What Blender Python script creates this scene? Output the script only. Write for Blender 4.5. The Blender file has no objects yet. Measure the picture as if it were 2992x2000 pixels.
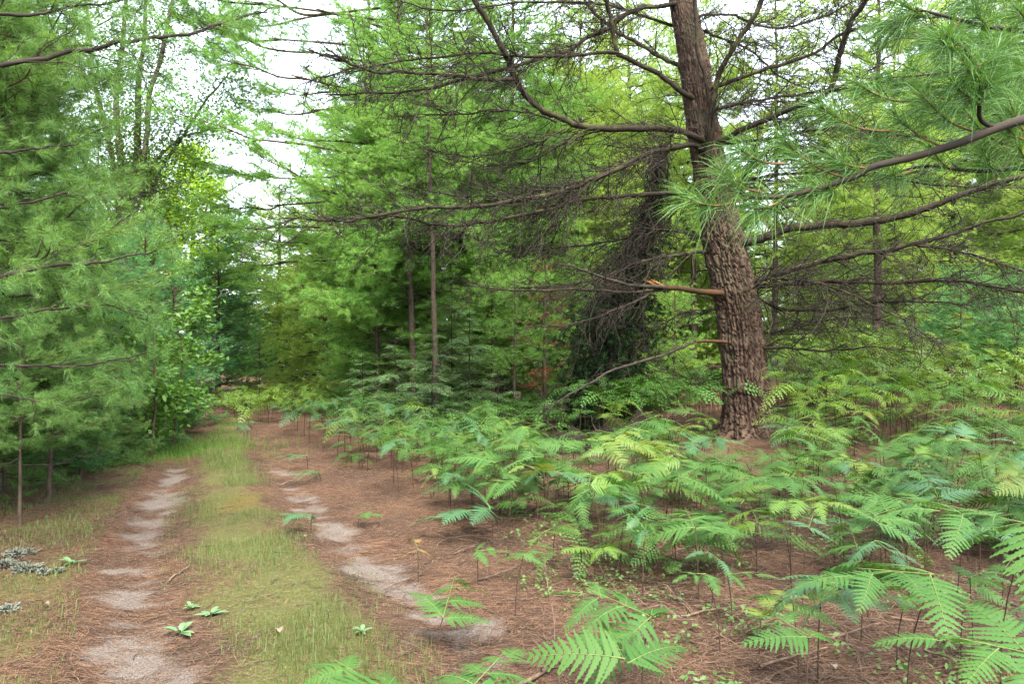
import bpy, math
import numpy as np
from mathutils import Vector, Matrix

rng = np.random.default_rng(11)
scene = bpy.context.scene
COL = scene.collection
R = math.radians

# ------------------------------------------------------------------ camera
FPX, CX, HY, EYE = 1806.0, 1173.0, 800.0, 1.55      # focal length, centre column, horizon row (2346 px wide frame), eye height
cam = bpy.data.cameras.new('camera')
cam.sensor_width = 36.0
cam.lens = 36.0 * FPX / 2346.0
cam.shift_y = 16.0 / 2346.0
cam.clip_start = 0.05
cam.clip_end = 2000.0
cam_o = bpy.data.objects.new('camera', cam)
COL.objects.link(cam_o)
cam_o.location = (0, 0, EYE)
cam_o.rotation_euler = (R(90), 0, 0)
scene.camera = cam_o

# ------------------------------------------------------------------ sky, sun, exposure
SUN_EL, SUN_AZ = 57.0, 165.0          # azimuth measured from +Y towards +X: behind the camera, veiled by thin cloud
world = bpy.data.worlds.new('World')
scene.world = world
world.use_nodes = True
wn = world.node_tree.nodes
wl = world.node_tree.links
bg = wn['Background']
sky = wn.new('ShaderNodeTexSky')
sky.sky_type = 'NISHITA'
sky.sun_disc = False
sky.sun_elevation = R(SUN_EL)
sky.sun_rotation = R(SUN_AZ)
sky.air_density = 1.0
sky.dust_density = 6.0
sky.ozone_density = 0.6
sky.altitude = 200
veil = wn.new('ShaderNodeMix')          # thin even cloud over the whole sky
veil.data_type = 'RGBA'
veil.inputs[0].default_value = 0.55
veil.inputs[7].default_value = (3.25, 3.4, 3.5, 1)
wl.new(sky.outputs[0], veil.inputs[6])
wl.new(veil.outputs[2], bg.inputs[0])
bg.inputs[1].default_value = 0.15
sun = bpy.data.lights.new('sun', 'SUN')
sun.energy = 1.5
sun.angle = R(25)
sun.color = (1.0, 0.94, 0.82)
sun_o = bpy.data.objects.new('sun', sun)
COL.objects.link(sun_o)
d = Vector((math.sin(R(SUN_AZ)) * math.cos(R(SUN_EL)), math.cos(R(SUN_AZ)) * math.cos(R(SUN_EL)), math.sin(R(SUN_EL))))
sun_o.rotation_euler = d.to_track_quat('Z', 'Y').to_euler()
sun_o.location = (0, 0, 60)
scene.view_settings.view_transform = 'Standard'
scene.view_settings.look = 'None'
scene.view_settings.gamma = 1.0
scene.view_settings.exposure = 3.4
scene.view_settings.use_curve_mapping = False
scene.render.engine = 'CYCLES'
cy = scene.cycles
cy.max_bounces = 6
cy.diffuse_bounces = 4
cy.glossy_bounces = 2
cy.transmission_bounces = 4
cy.transparent_max_bounces = 8
cy.caustics_reflective = False
cy.caustics_refractive = False
cy.use_denoising = True
cy.denoiser = 'OPENIMAGEDENOISE'
cy.denoising_input_passes = 'RGB_ALBEDO_NORMAL'
cy.denoising_prefilter = 'NONE'
cy.use_adaptive_sampling = True
cy.adaptive_threshold = 0.02


def P(px, py, dd):
    """world point seen at picture position (px, py) at distance dd in front of the eye"""
    return np.array([(px - CX) * dd / FPX, dd, EYE - (py - HY) * dd / FPX])


def GX(px, py):
    dd = EYE * FPX / (py - HY)
    return (px - CX) * dd / FPX, dd


# ------------------------------------------------------------------ materials
def new_mat(name):
    m = bpy.data.materials.new(name)
    m.use_nodes = True
    nt = m.node_tree
    for n in list(nt.nodes):
        nt.nodes.remove(n)
    return m, nt, nt.nodes, nt.links


def leaf_mat(name, col, col2, trans=0.35, spec=0.3, rough=0.5, tcol=None, var=0.25, backc=None):
    """leaf: reflecting and translucent; colour differs from plant to plant and from clump to clump"""
    m, nt, N, L = new_mat(name)
    out = N.new('ShaderNodeOutputMaterial')
    mix = N.new('ShaderNodeMixShader')
    pr = N.new('ShaderNodeBsdfPrincipled')
    tr = N.new('ShaderNodeBsdfTranslucent')
    pr.inputs['Roughness'].default_value = rough
    pr.inputs['Specular IOR Level'].default_value = spec
    oi = N.new('ShaderNodeObjectInfo')
    at = N.new('ShaderNodeAttribute'); at.attribute_name = 'tint'
    add = N.new('ShaderNodeMath'); add.operation = 'MULTIPLY_ADD'
    L.new(oi.outputs['Random'], add.inputs[0]); add.inputs[1].default_value = 0.45
    sc_ = N.new('ShaderNodeMath'); sc_.operation = 'MULTIPLY'
    L.new(at.outputs['Fac'], sc_.inputs[0]); sc_.inputs[1].default_value = 0.55
    L.new(sc_.outputs[0], add.inputs[2])
    mc = N.new('ShaderNodeMix'); mc.data_type = 'RGBA'
    L.new(add.outputs[0], mc.inputs[0])
    mc.inputs[6].default_value = (*col, 1); mc.inputs[7].default_value = (*col2, 1)
    L.new(mc.outputs[2], pr.inputs['Base Color'])
    hs = N.new('ShaderNodeMix'); hs.data_type = 'RGBA'; hs.blend_type = 'MULTIPLY'
    hs.inputs[0].default_value = 1.0
    L.new(mc.outputs[2], hs.inputs[6])
    hs.inputs[7].default_value = (*(tcol or (1.35, 1.25, 0.55)), 1)
    L.new(hs.outputs[2], tr.inputs['Color'])
    mix.inputs[0].default_value = trans
    L.new(pr.outputs[0], mix.inputs[1]); L.new(tr.outputs[0], mix.inputs[2])
    L.new(mix.outputs[0], out.inputs[0])
    return m


def bark_mat(name, c1, c2, scale=30.0, rough=0.9, bump=0.4, moss=None):
    m, nt, N, L = new_mat(name)
    out = N.new('ShaderNodeOutputMaterial')
    pr = N.new('ShaderNodeBsdfPrincipled')
    pr.inputs['Roughness'].default_value = rough
    pr.inputs['Specular IOR Level'].default_value = 0.15
    tc = N.new('ShaderNodeTexCoord')
    no = N.new('ShaderNodeTexNoise'); no.inputs['Scale'].default_value = scale; no.inputs['Detail'].default_value = 6
    L.new(tc.outputs['Object'], no.inputs['Vector'])
    rp = N.new('ShaderNodeValToRGB')
    rp.color_ramp.elements[0].position = 0.3; rp.color_ramp.elements[0].color = (*c1, 1)
    rp.color_ramp.elements[1].position = 0.7; rp.color_ramp.elements[1].color = (*c2, 1)
    L.new(no.outputs[0], rp.inputs[0])
    last = rp.outputs[0]
    if moss:
        n2 = N.new('ShaderNodeTexNoise'); n2.inputs['Scale'].default_value = moss[1]; n2.inputs['Detail'].default_value = 5
        L.new(tc.outputs['Object'], n2.inputs['Vector'])
        r2 = N.new('ShaderNodeValToRGB')
        r2.color_ramp.elements[0].position = moss[2]; r2.color_ramp.elements[1].position = moss[2] + 0.12
        L.new(n2.outputs[0], r2.inputs[0])
        mx = N.new('ShaderNodeMix'); mx.data_type = 'RGBA'
        L.new(r2.outputs[0], mx.inputs[0]); L.new(last, mx.inputs[6]); mx.inputs[7].default_value = (*moss[0], 1)
        last = mx.outputs[2]
    L.new(last, pr.inputs['Base Color'])
    bp = N.new('ShaderNodeBump'); bp.inputs['Strength'].default_value = bump; bp.inputs['Distance'].default_value = 0.01
    L.new(no.outputs[0], bp.inputs['Height']); L.new(bp.outputs[0], pr.inputs['Normal'])
    L.new(pr.outputs[0], out.inputs[0])
    return m


M = {}
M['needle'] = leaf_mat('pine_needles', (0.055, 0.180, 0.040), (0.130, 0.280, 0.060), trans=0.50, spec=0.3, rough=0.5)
M['needle_left'] = leaf_mat('pine_needles_painted_shade', (0.052, 0.132, 0.032), (0.105, 0.200, 0.046), trans=0.44, spec=0.3, rough=0.5)  # darkened copy of the needle green for left pines, shade put into the colour
M['needle_cool'] = leaf_mat('pine_needles_cool', (0.0439, 0.1543, 0.0514), (0.0929, 0.2290, 0.0748), trans=0.46, spec=0.35, rough=0.48)
M['needle_warm'] = leaf_mat('pine_needles_warm', (0.150, 0.270, 0.050), (0.26, 0.37, 0.085), trans=0.52, spec=0.25)  # yellow-green needles, brightened: sunlight on the far wood is put into this colour
M['needle_mid'] = leaf_mat('pine_needles_painted_light', (0.085, 0.225, 0.048), (0.185, 0.330, 0.075), trans=0.52, spec=0.28, rough=0.5)  # lightened needle green; light missing in the mid wood is painted in here
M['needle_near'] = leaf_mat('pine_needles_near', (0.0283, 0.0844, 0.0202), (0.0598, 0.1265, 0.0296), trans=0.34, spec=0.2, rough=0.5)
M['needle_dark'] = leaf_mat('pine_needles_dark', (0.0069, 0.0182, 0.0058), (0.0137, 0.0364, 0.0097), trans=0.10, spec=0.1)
M['needle_dead'] = leaf_mat('pine_needles_dead', (0.13, 0.050, 0.020), (0.20, 0.085, 0.035), trans=0.2, tcol=(1.2, 1.0, 0.7))
M['hemlock'] = leaf_mat('hemlock_needles', (0.0525, 0.1187, 0.0456), (0.1125, 0.1938, 0.0684), trans=0.2, spec=0.4)
M['fern'] = leaf_mat('fern_green', (0.0204, 0.0684, 0.0121), (0.0372, 0.0903, 0.0145), trans=0.33, spec=0.2, rough=0.6)
M['fern_warm'] = leaf_mat('fern_yellow_green', (0.0466, 0.1035, 0.0123), (0.0735, 0.1280, 0.0162), trans=0.38, spec=0.3)
M['fern_cool'] = leaf_mat('fern_blue_green', (0.0186, 0.0642, 0.0243), (0.0298, 0.0791, 0.0301), trans=0.25, spec=0.3, rough=0.5)
M['fern_gold'] = leaf_mat('fern_fading', (0.0600, 0.1080, 0.0176), (0.1000, 0.1200, 0.0224), trans=0.33, spec=0.2)
M['fern_dead'] = leaf_mat('fern_brown', (0.1120, 0.0455, 0.0154), (0.1190, 0.0840, 0.0210), trans=0.2, tcol=(1.2, 1.0, 0.7))
M['leaf'] = leaf_mat('broad_leaf', (0.0384, 0.1054, 0.0192), (0.0768, 0.1598, 0.0192), trans=0.42, spec=0.35)
M['leaf_warm'] = leaf_mat('broad_leaf_bright', (0.130, 0.255, 0.020), (0.210, 0.330, 0.025), trans=0.45, spec=0.3)
M['leaf_dark'] = leaf_mat('broad_leaf_dark', (0.035, 0.085, 0.022), (0.065, 0.125, 0.030), trans=0.35, spec=0.3)  # darker green broad leaf, for the low seedlings
M['leaf_mid'] = leaf_mat('broad_leaf_mid', (0.040, 0.105, 0.024), (0.080, 0.160, 0.030), trans=0.42, spec=0.3)
M['leaf_pale'] = leaf_mat('plantain_leaf', (0.0525, 0.1050, 0.0455), (0.0770, 0.1330, 0.0595), trans=0.2)
M['leaf_dry'] = leaf_mat('dry_leaf', (0.0833, 0.0662, 0.0490), (0.1176, 0.0955, 0.0735), trans=0.15, tcol=(1, 0.95, 0.8))
M['grass'] = leaf_mat('grass_blades', (0.0335, 0.0700, 0.0127), (0.0781, 0.1000, 0.0289), trans=0.3, spec=0.25)
M['grass_bright'] = leaf_mat('grass_bright', (0.0360, 0.0960, 0.0108), (0.0600, 0.1200, 0.0150), trans=0.35)
M['litter'] = leaf_mat('fallen_needles', (0.0680, 0.0367, 0.0225), (0.1904, 0.1258, 0.0795), trans=0.05, spec=0.15, tcol=(1, 0.9, 0.7))
M['bark'] = None
M['limb'] = bark_mat('limb_bark', (0.0074, 0.0058, 0.0037), (0.0200, 0.0158, 0.0095), 22, moss=((0.036, 0.036, 0.014), 3.0, 0.55))
M['twig'] = bark_mat('twig_bark', (0.0088, 0.0072, 0.0055), (0.0273, 0.0216, 0.0161), 14)
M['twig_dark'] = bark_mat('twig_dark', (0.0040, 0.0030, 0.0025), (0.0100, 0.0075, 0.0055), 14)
M['twig_fine'] = bark_mat('twig_green_brown', (0.0220, 0.0185, 0.0097), (0.0440, 0.0352, 0.0198), 20)
M['shoot'] = bark_mat('shoot_orange', (0.0450, 0.0300, 0.0132), (0.0900, 0.0510, 0.0210), 40)
M['trunk'] = bark_mat('pine_bark_grey', (0.0240, 0.0176, 0.0128), (0.0640, 0.0480, 0.0352), 18, bump=0.8)
M['trunk_pale'] = bark_mat('broadleaf_bark', (0.075, 0.065, 0.052), (0.20, 0.18, 0.15), 12, bump=0.5)
M['trunk_dark'] = bark_mat('broadleaf_bark_dark', (0.030, 0.025, 0.020), (0.085, 0.074, 0.060), 12, bump=0.5)
M['stem'] = bark_mat('fern_stem', (0.0144, 0.0096, 0.0072), (0.0480, 0.0288, 0.0176), 25)
M['stem_green'] = bark_mat('green_stem', (0.0490, 0.0770, 0.0210), (0.0840, 0.1120, 0.0350), 25)
M['stick'] = bark_mat('fallen_stick', (0.0364, 0.0235, 0.0168), (0.1120, 0.0784, 0.0560), 16)
M['wood'] = bark_mat('broken_wood', (0.1050, 0.0420, 0.0140), (0.1680, 0.0805, 0.0280), 30)
M['peeled'] = bark_mat('peeled_branch', (0.0126, 0.0084, 0.0049), (0.0420, 0.0210, 0.0077), 7)
M['lichen'] = bark_mat('lichen', (0.0567, 0.0643, 0.0496), (0.1058, 0.1165, 0.0922), 60, bump=1.0)
M['soil'] = bark_mat('dark_soil', (0.0029, 0.0020, 0.0015), (0.0098, 0.0064, 0.0044), 14, bump=1.0)
M['cone'] = bark_mat('pine_cone', (0.06, 0.035, 0.02), (0.16, 0.10, 0.06), 40)


# ------------------------------------------------------------------ mesh building
class MB:
    """collects triangle batches and makes ONE mesh of them"""
    def __init__(self):
        self.v, self.f, self.m, self.t, self.n = [], [], [], [], 0

    def add(self, v, f, mi=0, tint=0.5):
        v = np.asarray(v, dtype=np.float32).reshape(-1, 3)
        f = np.asarray(f, dtype=np.int32).reshape(-1, 3)
        self.v.append(v)
        self.f.append(f + self.n)
        self.m.append(np.full(len(f), mi, dtype=np.int32))
        t = np.full(len(v), tint, dtype=np.float32) if np.isscalar(tint) else np.asarray(tint, dtype=np.float32)
        self.t.append(t)
        self.n += len(v)

    def mesh(self, name, mats, attrs=None):
        me = bpy.data.meshes.new(name)
        v = np.concatenate(self.v); f = np.concatenate(self.f); mi = np.concatenate(self.m); t = np.concatenate(self.t)
        me.vertices.add(len(v)); me.vertices.foreach_set('co', v.ravel())
        me.loops.add(len(f) * 3); me.loops.foreach_set('vertex_index', f.ravel())
        me.polygons.add(len(f))
        me.polygons.foreach_set('loop_start', np.arange(0, len(f) * 3, 3, dtype=np.int32))
        me.polygons.foreach_set('material_index', mi)
        me.polygons.foreach_set('use_smooth', np.ones(len(f), dtype=bool))
        for m in mats:
            me.materials.append(m)
        a = me.attributes.new('tint', 'FLOAT', 'POINT')
        a.data.foreach_set('value', t)
        for k, val in (attrs or {}).items():
            b = me.attributes.new(k, 'FLOAT', 'POINT'); b.data.foreach_set('value', np.asarray(val, dtype=np.float32))
        me.update(calc_edges=True)
        me.validate()
        return me


def unit(a):
    a = np.asarray(a, dtype=float)
    return a / np.maximum(np.linalg.norm(a, axis=-1, keepdims=True), 1e-9)


def tubes(mb, pts, rad, sides=4, mi=0, tint=0.5):
    """pts (B,n,3), rad (B,n): tapering tubes"""
    pts = np.asarray(pts, dtype=float); rad = np.asarray(rad, dtype=float)
    if pts.ndim == 2:
        pts = pts[None]; rad = rad[None]
    B, n, _ = pts.shape
    if B == 0:
        return
    tan = unit(np.gradient(pts, axis=1))
    mean = unit(pts[:, -1] - pts[:, 0])
    ref = np.where((np.abs(mean[:, 2]) > 0.8)[:, None], np.array([[1.0, 0.2, 0]]), np.array([[0, 0, 1.0]]))
    u = unit(np.cross(np.broadcast_to(ref[:, None, :], tan.shape), tan))
    w = np.cross(tan, u)
    a = np.linspace(0, 2 * math.pi, sides, endpoint=False)
    ring = pts[:, :, None, :] + rad[:, :, None, None] * (np.cos(a)[None, None, :, None] * u[:, :, None, :] + np.sin(a)[None, None, :, None] * w[:, :, None, :])
    idx = np.arange(B * n * sides).reshape(B, n, sides)
    A = idx[:, :-1, :]; Bq = np.roll(idx, -1, axis=2)[:, :-1, :]
    C = idx[:, 1:, :]; D = np.roll(idx, -1, axis=2)[:, 1:, :]
    f = np.concatenate([np.stack([A, C, Bq], -1).reshape(-1, 3), np.stack([Bq, C, D], -1).reshape(-1, 3)])
    tt = tint if np.isscalar(tint) else np.repeat(np.asarray(tint), n * sides)
    mb.add(ring.reshape(-1, 3), f, mi, tt)


def spline(ctrl, n):
    """smooth curve through control points"""
    c = np.asarray(ctrl, dtype=float)
    if len(c) == 2:
        t = np.linspace(0, 1, n)[:, None]
        return c[0] * (1 - t) + c[1] * t
    e = np.vstack([2 * c[0] - c[1], c, 2 * c[-1] - c[-2]])
    k = len(c) - 1
    t = np.linspace(0, k - 1e-6, n)
    i = t.astype(int); s = (t - i)[:, None]
    p0, p1, p2, p3 = e[i], e[i + 1], e[i + 2], e[i + 3]
    return 0.5 * (2 * p1 + (p2 - p0) * s + (2 * p0 - 5 * p1 + 4 * p2 - p3) * s**2 + (3 * p1 - p0 - 3 * p2 + p3) * s**3)


def shoots(S, D, L, n=5, sag=0.0, wig=0.06, up=0.0, r=None):
    """curved twigs: start S (B,3), direction D (B,3), length L (B)"""
    r = r or rng
    S = np.atleast_2d(S); D = unit(np.atleast_2d(D)); L = np.atleast_1d(L)
    B = len(S)
    t = np.linspace(0, 1, n)
    bend = r.normal(0, 1, (B, 3)) * np.array([1, 1, 0.7]); kink = r.normal(0, wig * 0.35, (B, n, 3))
    kink[:, 0] = 0
    sg = np.broadcast_to(np.asarray(sag, dtype=float), (B,))
    p = S[:, None] + L[:, None, None] * (D[:, None] * t[None, :, None] + wig * 1.6 * bend[:, None] * (t**2)[None, :, None] + kink * t[None, :, None])
    p[:, :, 2] += L[:, None] * ((up - sg)[:, None] if not np.isscalar(up - sg) else (up - sg)) * (t**2)[None]
    return p


def needles(mb, pos, axis, n, length, width, mi, shoot=0.05, spread=(22, 68), droop=0.12, r=None, tints=None):
    """bundles of needles round shoots: pos (T,3), axis (T,3); one thin triangle per needle"""
    r = r or rng
    T = len(pos)
    axis = unit(axis)
    ref = np.where(np.abs(axis[:, 2:3]) > 0.9, np.array([[1.0, 0, 0]]), np.array([[0, 0, 1.0]]))
    u = unit(np.cross(ref, axis)); w = np.cross(axis, u)
    az = r.uniform(0, 2 * math.pi, (T, n)); ph = np.radians(r.uniform(spread[0], spread[1], (T, n)))
    rad = np.cos(az)[..., None] * u[:, None] + np.sin(az)[..., None] * w[:, None]
    dr = np.cos(ph)[..., None] * axis[:, None] + np.sin(ph)[..., None] * rad
    ln = length * r.uniform(0.72, 1.1, (T, n))
    base = pos[:, None] - axis[:, None] * (shoot * r.uniform(0, 1, (T, n)))[..., None]
    tip = base + dr * ln[..., None]
    tip[..., 2] -= droop * ln
    side = unit(np.cross(dr, r.normal(0, 1, (T, n, 3)))) * (width * 0.5)
    v = np.stack([base - side, base + side, tip], 2).reshape(-1, 3)
    tt = np.repeat(r.uniform(0, 1, T) if tints is None else tints, n * 3)
    mb.add(v, np.arange(len(v)).reshape(-1, 3), mi, tt)


def needles_fine(mb, pos, axis, n, length, width, mi, shoot=0.06, spread=(18, 70), droop=0.25, r=None):
    """near needles: bent in the middle (three triangles each)"""
    r = r or rng
    T = len(pos)
    axis = unit(axis)
    ref = np.where(np.abs(axis[:, 2:3]) > 0.9, np.array([[1.0, 0, 0]]), np.array([[0, 0, 1.0]]))
    u = unit(np.cross(ref, axis)); w = np.cross(axis, u)
    az = r.uniform(0, 2 * math.pi, (T, n)); ph = np.radians(r.uniform(spread[0], spread[1], (T, n)))
    rad = np.cos(az)[..., None] * u[:, None] + np.sin(az)[..., None] * w[:, None]
    dr = np.cos(ph)[..., None] * axis[:, None] + np.sin(ph)[..., None] * rad
    ln = (length * r.uniform(0.75, 1.12, (T, n)))[..., None]
    base = pos[:, None] - axis[:, None] * (shoot * r.uniform(0, 1, (T, n)))[..., None]
    z = np.array([0, 0, 1.0])
    mid = base + dr * ln * 0.55 - z * ln * droop * 0.22
    tip = base + dr * ln - z * ln * droop
    side = unit(np.cross(dr, r.normal(0, 1, (T, n, 3)))) * (width * 0.5)
    v = np.stack([base - side, base + side, mid - side, mid + side, tip], 2).reshape(-1, 3)
    k = np.arange(T * n)[:, None] * 5
    f = np.concatenate([k + np.array([[0, 1, 2]]), k + np.array([[1, 3, 2]]), k + np.array([[2, 3, 4]])])
    mb.add(v, f, mi, np.repeat(r.uniform(0, 1, T), n * 5))


# ------------------------------------------------------------------ objects
def put(name, me, parent=None, loc=(0, 0, 0), rot=(0, 0, 0), scale=1.0):
    o = bpy.data.objects.new(name, me)
    COL.objects.link(o)
    o.location = loc
    o.rotation_euler = rot
    o.scale = (scale,) * 3 if np.isscalar(scale) else scale
    if parent is not None:
        o.parent = parent
    return o


def tag(o, label, cat, group=None):
    o['label'] = label
    o['category'] = cat
    if group:
        o['group'] = group
    return o


def recolour(o, slots):
    for i, m in slots.items():
        o.material_slots[i].link = 'OBJECT'
        o.material_slots[i].material = m


def kind(o, k):
    o['kind'] = k
    return o


# ------------------------------------------------------------------ noise
def hash2(ix, iy, s):
    h = np.sin(ix * 127.1 + iy * 311.7 + s * 74.7) * 43758.5453
    return h - np.floor(h)


def vnoise(x, y, s=0):
    ix, iy = np.floor(x), np.floor(y)
    fx, fy = x - ix, y - iy
    fx = fx * fx * (3 - 2 * fx); fy = fy * fy * (3 - 2 * fy)
    a = hash2(ix, iy, s); b = hash2(ix + 1, iy, s); c = hash2(ix, iy + 1, s); e = hash2(ix + 1, iy + 1, s)
    return (a * (1 - fx) + b * fx) * (1 - fy) + (c * (1 - fx) + e * fx) * fy


def fbm(x, y, s=0, o=4):
    t, a, w = 0.0, 0.5, 0.0
    for i in range(o):
        t = t + a * vnoise(x * 2**i, y * 2**i, s + i * 13); w += a; a *= 0.5
    return t / w


# ------------------------------------------------------------------ ground
LEFT_RUT = [GX(*p) for p in ((285, 1640), (300, 1530), (320, 1430), (310, 1350), (330, 1220), (370, 1140), (395, 1085), (412, 1040), (440, 1000))]
RIGHT_RUT = [GX(*p) for p in ((1190, 1640), (1060, 1470), (890, 1310), (780, 1220), (695, 1150), (660, 1110), (632, 1070), (605, 1020), (590, 990))]
LR = np.array(LEFT_RUT); RR = np.array(RIGHT_RUT)


def rut_x(rut, y):
    e0 = (rut[1] - rut[0]) / (rut[1, 1] - rut[0, 1]); e1 = (rut[-1] - rut[-2]) / (rut[-1, 1] - rut[-2, 1])
    x = np.interp(y, rut[:, 1], rut[:, 0])
    x = np.where(y < rut[0, 1], rut[0, 0] + (y - rut[0, 1]) * e0[0], x)
    return np.where(y > rut[-1, 1], rut[-1, 0] + (y - rut[-1, 1]) * (e1[0] * 0.9) + np.maximum(0, y - 16) ** 2 * 0.03, x)


def ground_z(x, y):
    x = np.asarray(x, dtype=float); y = np.asarray(y, dtype=float)
    z = 0.05 * (fbm(x * 0.5, y * 0.5, 3) - 0.5) + 0.035 * (fbm(x * 2.2, y * 2.2, 8) - 0.5)
    for rut in (LR, RR):
        dx = (x - rut_x(rut, y))
        z = z - 0.045 * np.exp(-(dx / 0.26) ** 2)
    cxm = 0.5 * (rut_x(LR, y) + rut_x(RR, y))
    z = z + 0.03 * np.exp(-((x - cxm) / 0.45) ** 2)
    z = z + 0.12 * np.clip((x - 1.0) / 6, 0, 1) * np.clip((y - 6) / 8, 0, 1)
    sm = lambda q: np.clip(q, 0, 1) ** 2 * (3 - 2 * np.clip(q, 0, 1))
    z = z + 0.95 * sm((x - 3.2) / 5.0) * sm((y - 9.5) / 9.0)
    z = z + 0.6 * np.clip((y - 30) / 60, 0, 1)
    return z


def axis_coords(lo, d0, d1, hi, step, grow=1.12):
    c = list(np.arange(d0, d1, step))
    s, x = step, d1
    while x < hi:
        c.append(x); s *= grow; x += s
    c.append(hi)
    s, x, pre = step, d0, []
    while x > lo:
        s *= grow; x -= s; pre.append(x)
    return np.array(pre[::-1] + c)


gx = axis_coords(-90, -5.6, 5.6, 90, 0.045)
gy = axis_coords(-20, 2.4, 12.5, 140, 0.05)
XX, YY = np.meshgrid(gx, gy, indexing='ij')
ZZ = ground_z(XX, YY)
# bare sand: where the wheels have worn through the needles (position, half-width, half-length along the rut)
SAND = [(300, 1540, .34, .42), (340, 1475, .36, .2), (315, 1412, .25, .20), (315, 1352, .24, .17), (305, 1300, .17, .08), (325, 1232, .34, .34), (345, 1196, .26, .30),
        (372, 1142, .30, .55), (392, 1098, .16, .5), (400, 1072, .16, .25), (1060, 1470, .26, .26), (1085, 1420, .16, .16), (900, 1335, .22, .22), (870, 1292, .24, .30),
        (830, 1262, .18, .25), (770, 1212, .24, .50), (700, 1160, .18, .30), (690, 1135, .14, .3), (662, 1112, .16, .2), (655, 1078, .16, .2), (960, 1378, .14, .12)]
sand = np.zeros_like(XX)
for px, py, hw, hl in SAND:
    x0, y0 = GX(px, py)
    hw *= 1.15
    dx = XX - x0 + 0.39 * (YY - y0) + 0.42 * (fbm(XX * 3.1, YY * 3.1, 81, 3) - 0.5); dy = YY - y0 + 0.6 * (fbm(XX * 2.3 + 9, YY * 4.1, 83, 3) - 0.5)
    q = (dx / hw) ** 2 + (dy / hl) ** 2
    sand = np.maximum(sand, np.clip(1.6 - q, 0, 1.4))
edge = fbm(XX * 7 + 5, YY * 5, 21, 4)
streak_ = fbm(XX * 2.2 + 3, YY * 9, 23, 3)
band = np.maximum(np.exp(-((XX - rut_x(LR, YY)) / 0.21) ** 2), 0.9 * np.exp(-((XX - rut_x(RR, YY)) / 0.18) ** 2)) * np.clip((15 - YY) / 4, 0, 1)
sand = np.clip((0.62 * sand + 0.50 * band - 0.50 - 1.5 * (edge - 0.42) - 1.2 * (streak_ - 0.47)) * 1.25, 0, 0.9)
cx_ = 0.5 * (rut_x(LR, YY) + rut_x(RR, YY))
halfw = 0.5 * (rut_x(RR, YY) - rut_x(LR, YY))
u_ = (XX - cx_) / np.maximum(halfw, 0.2)
mid = np.exp(-(np.abs(u_ + 0.5 * (fbm(XX * 1.6, YY * 1.6, 27) - 0.5)) / 0.62) ** 3)
verge = np.clip((-1.25 - u_) / 0.4, 0, 1) * np.clip((XX + 8.5) / 2, 0, 1)
green = mid * (0.36 + 0.85 * fbm(XX * 2.1, YY * 1.5, 31)) + 1.0 * verge * fbm(XX * 2.2, YY * 2.2, 37)
green = np.clip((green - 0.30) * 1.5, 0, 0.9) * (1 - sand)
# bright moss and grass on the far left verge, yellow-green moss in the middle
x0, y0 = GX(350, 1032)
bright = np.exp(-((XX - x0) / 0.9) ** 2 - ((YY - y0) / 1.1) ** 2) + np.exp(-((XX - (x0 - 1.2)) / 0.8) ** 2 - ((YY - y0 - .2) / 0.9) ** 2)
x1, y1 = GX(700, 1155)
x1, y1 = GX(560, 1150)
gold = np.exp(-((XX - x1) / 0.55) ** 2 - ((YY - y1) / 1.0) ** 2) + 0.7 * np.clip((YY - 12) / 5, 0, 1) * mid
gold = np.clip(gold * (1.5 * fbm(XX * 3, YY * 3, 44) - 0.32) + 0.25 * verge * (fbm(XX * 1.4, YY * 1.4, 53) > 0.5), 0, 1)
# trampled bumps
ZZ = ZZ + (0.026 * (fbm(XX * 5, YY * 5, 61) - 0.5) + 0.030 * (fbm(XX * 14, YY * 14, 63, 3) - 0.5)) * (1 - 0.65 * sand) + 0.012 * green * (fbm(XX * 16, YY * 16, 71) - 0.3)
nx, ny = XX.shape
ids = np.arange(nx * ny).reshape(nx, ny)
A, B_, C, D_ = ids[:-1, :-1], ids[1:, :-1], ids[1:, 1:], ids[:-1, 1:]
track_face = ((np.abs(u_) < 1.55) & (YY < 19))[:-1, :-1]
vert = np.stack([XX, YY, ZZ], -1).reshape(-1, 3)


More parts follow.
